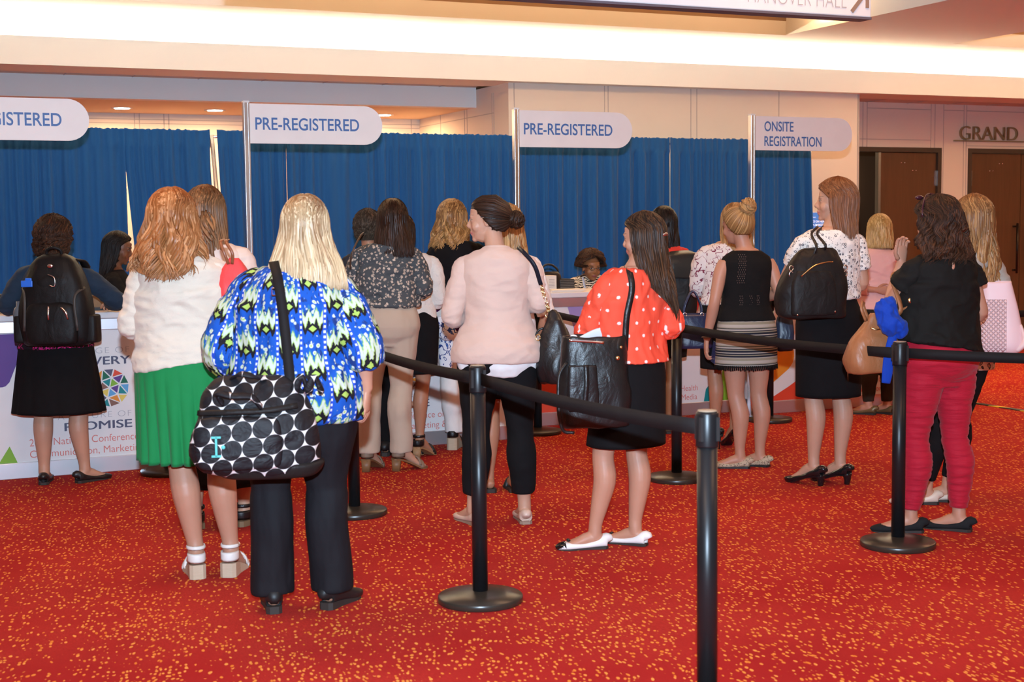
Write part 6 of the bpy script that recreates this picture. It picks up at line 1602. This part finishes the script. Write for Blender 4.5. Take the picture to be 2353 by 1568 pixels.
# tan bag and blue scarf of the woman in red trousers
t = bag('handbag', beside(2002, 858, P18, -.02), 'slouchy tan leather handbag with gold hardware hanging from the elbow, behind the belt', rz=12)
mt = leather('tan_leather', (0.33, 0.125, 0.048), 0.42, .7)
k = soft([(0, .095, .045, .01), (.012, .13, .075, .005), (.07, .142, .085), (.15, .125, .075, .01), (.22, .095, .055, .025), (.28, .07, .035, .04), (.305, .05, .02, .045)], 40, 3.4, 22, .016, (8, 8, 7), 19); k.build('body', mt, t)
e0 = to_local(t, beside(2070, 690, P18, -.06)); e1 = to_local(t, beside(2058, 640, P18, .02))
k = MB(); k.ribbon([(.06, -.02, .29), e0 + Vector((-.02, -.04, -.05)), e1 + Vector((-.035, -.03, 0)), e1 + Vector((.03, .03, .03))], .022, .005, (0, -1, 0), 20); k.ribbon([(.08, .0, .29), e0 + Vector((.03, -.05, -.02)), e1 + Vector((.045, -.05, .0))], .020, .005, (0, -1, 0), 16)
k.ribbon([(-.045, -.03, .27), (-.075, -.04, .33), (-.06, -.02, .37)], .016, .005, (0, -1, 0), 10); k.ribbon([(-.02, .0, .28), (-.045, .0, .34), (-.04, .01, .365)], .016, .005, (0, -1, 0), 10); k.build('strap', mt, t)
k = MB(); k.tube([(-.03, -.045, .235), (.0, -.06, .228), (.035, -.055, .232)], [.004] * 3, 6, res=8); k.ell(e0 + Vector((.02, -.06, 0)), (.012, .006, .016), 8); k.build('clasp', MGOLD, t)
t = bag('scarf', beside(2042, 880, P18, -.13), 'cobalt blue scarf knotted on the tan handbag, its tail hanging down', 'scarf')
msc = cloth('cobalt_scarf', (0.006, 0.045, 0.36), 0.7, 0.15, 0.9)
V, F = tube([(-.03, 0, .42), (-.015, -.015, .36), (.01, -.03, .29), (.02, -.02, .245)], [(.045, .03), (.060, .045), (.062, .05), (.03, .025)], 22, res=16)
k = MB(); k.add(V, F); k.add(*tube([(.025, -.005, .33), (.05, -.02, .27), (.03, -.025, .235)], [(.03, .03), (.04, .035), (.02, .02)], 16, res=12)); me = fuse(k.V, k.F, .005, 2); wrinkle(me, .010, (16, 16, 12), 3, True); wrinkle(me, .004, (40, 40, 26), 5, True); me.materials.append(msc); smooth_shade(me); link('knot', me, t)
V, F = tube([(.015, -.02, .25), (-.005, -.025, .15), (-.012, -.02, .06), (-.018, -.015, 0)], [(.022, .014), (.026, .010), (.027, .008), (.022, .006)], 18, res=18); k = MB(); k.add(V, F); k.build('tail', msc, t)

# pink quilted tote
t = bag('tote_bag', beside(2296, 812, P19, -.14), 'pale pink quilted tote bag on the arm of the long-haired woman', rz=-14)
def mat_quilt():
    g = G('pink_quilting', 0.45, 0, 0.4); o = g.co(); x, y, z = g.sep(o)
    a = g.math('ABSOLUTE', g.math('SINE', g.math('MULTIPLY', g.math('ADD', x, z), 125.0))); b = g.math('ABSOLUTE', g.math('SINE', g.math('MULTIPLY', g.math('SUBTRACT', x, z), 125.0)))
    f = g.math('MULTIPLY', g.math('LESS_THAN', x, 0.03), g.math('LESS_THAN', z, 0.30)); g.bump(g.math('MULTIPLY', g.math('POWER', g.math('MULTIPLY', a, b), 0.5), f), 0.9, 0.010)
    return g.color((0.80, 0.56, 0.56))
mq = mat_quilt()
k = soft([(0, .085, .05), (.012, .105, .075), (.06, .12, .085, .005), (.20, .105, .065), (.38, .08, .045, -.02), (.385, .075, .04, -.02), (.33, .06, .02, -.015)], 40, 3.6, 26, .004, seed=20); k.build('body', mq, t)
k = MB()
for s in (1,): k.add(*tube([(.085, -.03, .02), (.125, -.03, .07), (.105, -.03, .16)], [(.02, .05), (.022, .06), (.008, .03)], 14, res=14))
k.build('corner', plain('pink_leather', (0.82, 0.60, 0.58), 0.4), t)
j0 = to_local(t, beside(2278, 640, P19, -.10)); j1 = to_local(t, beside(2276, 618, P19, .02))
for dy in (-.03, .03):
    k = MB(); k.ribbon([(-.05, dy, .37), j0 + Vector((-.02, 0, -.01)), j1 + Vector((0, dy, 0)), j0 + Vector((.04, .02, -.02)), (.03, dy, .375)], .014, .006, (0, -1, 0), 22); k.build('handle', mq, t)

# blue and white scarf over the arm at the counter
t = bag('scarf', beside(1026, 862, P8, -.16), 'blue and white floral scarf hanging beside the pink blazer, over an arm', 'scarf')
mfs = mat_leaf('blue_floral_print', (0.72, 0.72, 0.74), (0.02, 0.05, 0.20), (0.05, 0.12, 0.36), 22, .3)
V, F = tube([(-.035, -.05, .42), (-.03, -.06, .34), (.02, -.05, .29), (.05, -.02, .32)], [(.03, .03), (.055, .045), (.05, .045), (.03, .03)], 20, res=18); k = MB(); k.add(V, F); k.build('loop', mfs, t)
V, F = tube([(.035, -.03, .32), (.01, -.03, .22), (.0, -.02, .10), (.005, -.02, .0)], [(.05, .03), (.06, .025), (.05, .022), (.035, .015)], 22, res=20); k = MB(); k.add(V, F); k.build('tail', mfs, t)

# phone in the hand beside the striped skirt
k = MB(); k.box(-.004, .004, -.034, .034, -.07, .07); o = k.build('phone', plain('dark_blue_glass', (0.02, 0.04, 0.12), 0.15, 0, 0.6), None, smooth=False, bevel=.004)
o.location = beside(1641, 810, P14, -.01); o.rotation_euler = (R_(10), R_(4), R_(-YAW + 14)); tag(o, 'dark blue phone held in the hanging hand beside the striped skirt', 'phone')

# ---- things on the counters
CT = 1.0635
def on_counter(name, px, Y, label, cat, rz=0.0):
    p = plane_at(px, 690, Y); t = empty(name, (p.x, Y, CT), R_(rz)); tag(t, label, cat); return t
MPAPER = plain('paper_white', (0.80, 0.76, 0.70), 0.6)
t = on_counter('paper_stack', 1290, 10.30, 'loose stack of white papers on the counter before the clerk with glasses', 'papers')
for i in range(5):
    k = MB(); c, s = math.cos(i * .09), math.sin(i * .09); k.box(-.16 + i * .012, .14 + i * .010, -.09, .12, i * .0035, i * .0035 + .003); k.build('sheet', MPAPER, t, smooth=False)
t = on_counter('document_box', 1262, 10.50, 'white upright box with printed lines on the counter by the pink blazer', 'box')
k = MB(); k.box(-.10, .05, -.04, .08, 0, .125); b_ = k.build('body', plain('white_card', (0.74, 0.68, 0.60), 0.6), t, smooth=False, bevel=.004)
k = MB()
for i in range(6): k.box(-.02, .03, -.0425, -.041, .03 + i * .012, .033 + i * .012)
k.build('printed_lines', flat('print_ink', (0.25, 0.22, 0.22)), b_, smooth=False)
t = on_counter('handbag', 1262, 10.72, 'black handbag with a looped handle behind the white box', 'bag')
k = soft([(0, .08, .04), (.01, .11, .06), (.11, .10, .05), (.15, .08, .03)], seed=21); k.build('body', ML, t)
k = MB(); handle(k, [(-.09, 0, .14), (-.05, -.02, .20), (.01, -.02, .205), (.07, -.01, .17), (.085, 0, .13)], .009); k.build('handle', ML, t)
t = on_counter('desk_printer', 1292, 10.74, 'low black ribbed device on the counter left of the zebra jacket', 'printer')
k = MB(); k.box(-.06, .085, -.07, .09, 0, .085); b_ = k.build('body', MBK, t, smooth=False, bevel=.01)
k = MB()
for i in range(5): k.box(-.05, .075, -.074, -.071, .012 + i * .014, .018 + i * .014)
k.build('vent_slat', plain('grey_plastic', (0.12, 0.12, 0.12), 0.4), b_, smooth=False)
t = on_counter('notice_card', 1612, 10.42, 'white standing notice card with small print, between the rucksack and the floral blouse', 'sign', -YAW * .6)
k = MB(); V = [(-.10, 0, 0), (.10, 0, 0), (.10, .035, .29), (-.10, .035, .29)]; k.add(V + [(v[0], v[1] + .004, v[2]) for v in V], [(0, 1, 2, 3), (7, 6, 5, 4), (0, 4, 5, 1), (1, 5, 6, 2), (2, 6, 7, 3), (3, 7, 4, 0)]); k.add([(-.10, .004, 0), (.10, .004, 0), (.10, .15, 0), (-.10, .15, 0), (-.10, .15, .003), (.10, .15, .003)], [(0, 1, 2, 3), (3, 2, 5, 4)]); cdn = k.build('card', MPAPER, t, smooth=False)
k = MB()
for i, s in enumerate(('SCAN THIS QR CODE TO', 'DOWNLOAD THE CONFERENCE', 'MOBILE APP')):
    w_ = (.12, .15, .07)[i]; put_text(k, s, -w_ / 2, 0, .235 - i * .018, width=w_, height=.009)
k.V = [(v[0], v[1] + v[2] * .1207 - .0015, v[2]) for v in k.V]; k.build('small_print', flat('print_ink_dark', (0.2, 0.2, 0.2)), cdn, smooth=False)
t = on_counter('carton', 237, 9.92, 'brown flat carton on the counter beside the denim sleeve', 'box')
k = MB(); k.box(-.20, .14, -.10, .12, 0.003, .10); k.build('body', plain('brown_card', (0.20, 0.12, 0.06), 0.7), t, smooth=False, bevel=.006)
k = MB(); k.box(-.205, .145, -.105, .125, 0, .02); k.build('tray', MBK, t, smooth=False)
t = on_counter('desk_phone', 20, 9.95, 'black ribbed desk device at the left edge of the picture on the counter', 'device')
k = MB(); k.box(-.06, .07, -.06, .08, 0, .12); b_ = k.build('body', MBK, t, smooth=False, bevel=.008)
k = MB()
for i in range(6): k.box(-.05, .06, -.064, -.061, .014 + i * .016, .02 + i * .016)
k.build('vent_slat', plain('grey_plastic_trim', (0.15, 0.15, 0.15), 0.4), b_, smooth=False)
t = on_counter('paper_cup', -2, 9.84, 'white paper cup at the left edge of the picture on the counter', 'cup')
k = MB(); k.lathe([(.001, 0), (.028, 0), (.038, .10), (.040, .103), (.036, .103), (.027, .01), (.001, .01)], seg=22); k.build('cup', MPAPER, t)

# notice screen on the pier
p0, p1 = plane_at(1838, 489, 12.56), plane_at(1900, 578, 12.56)
t = empty('notice_screen', (p0.x, 12.6, p1.z)); tag(t, 'blue conference notice screen on the pier behind the tall woman', 'screen')
w_, h_ = .62, p0.z - p1.z
k = MB(); k.box(-.01, w_ + .01, -.028, 0, -.012, h_ + .012); k.build('frame', M_white, t, smooth=False)
k = MB(); k.box(0, w_, -.031, -.028, 0, h_); k.build('display', emis('screen_blue', (0.05, 0.16, 0.46), 0.9), t, smooth=False)
k = MB(); put_text(k, 'Current Scheduled Event', -.05 + .06, -.033, h_ - .055, width=.20, height=.016)
for i, s in enumerate(('CONFERENCE ON HEALTH', 'COMMUNICATION, MARKETING AND', 'MEDIA')):
    ww = (.36, .44, .10)[i]; put_text(k, s, .19 - ww / 2 + (0 if i < 2 else -.09), -.033, h_ - .105 - i * .036, width=ww, height=.022, weight=.02)
put_text(k, 'Exhibits', .005, -.033, h_ - .30, width=.13, height=.026, weight=.01)
k.build('screen_text', emis('screen_text_white', (0.85, 0.9, 1), 0.9), t, smooth=False)
# stools of the clerks
for P, nm, lb in ((P2, 'stool', 'dark stool under the clerk with long black hair'), (P11, 'chair', 'dark office stool under the clerk with glasses')):
    zt_ = (.74 if P is P2 else .52)
    t = empty('office_stool', (P.root.location.x, P.root.location.y, 0)); tag(t, lb, 'stool')
    k = MB(); k.lathe([(.001, zt_ - .05), (.17, zt_ - .05), (.19, zt_ - .02), (.18, zt_ - .004), (.001, zt_)], seg=28); k.build('seat', MBK, t)
    k = MB(); k.tube([(0, 0, .03), (0, 0, zt_ - .05)], [.03, .03], 14); k.build('column', M_chrome, t)
    k = MB(); k.lathe([(.001, 0), (.22, 0), (.22, .015), (.03, .035), (.001, .035)], seg=28); k.build('base', MBK, t)
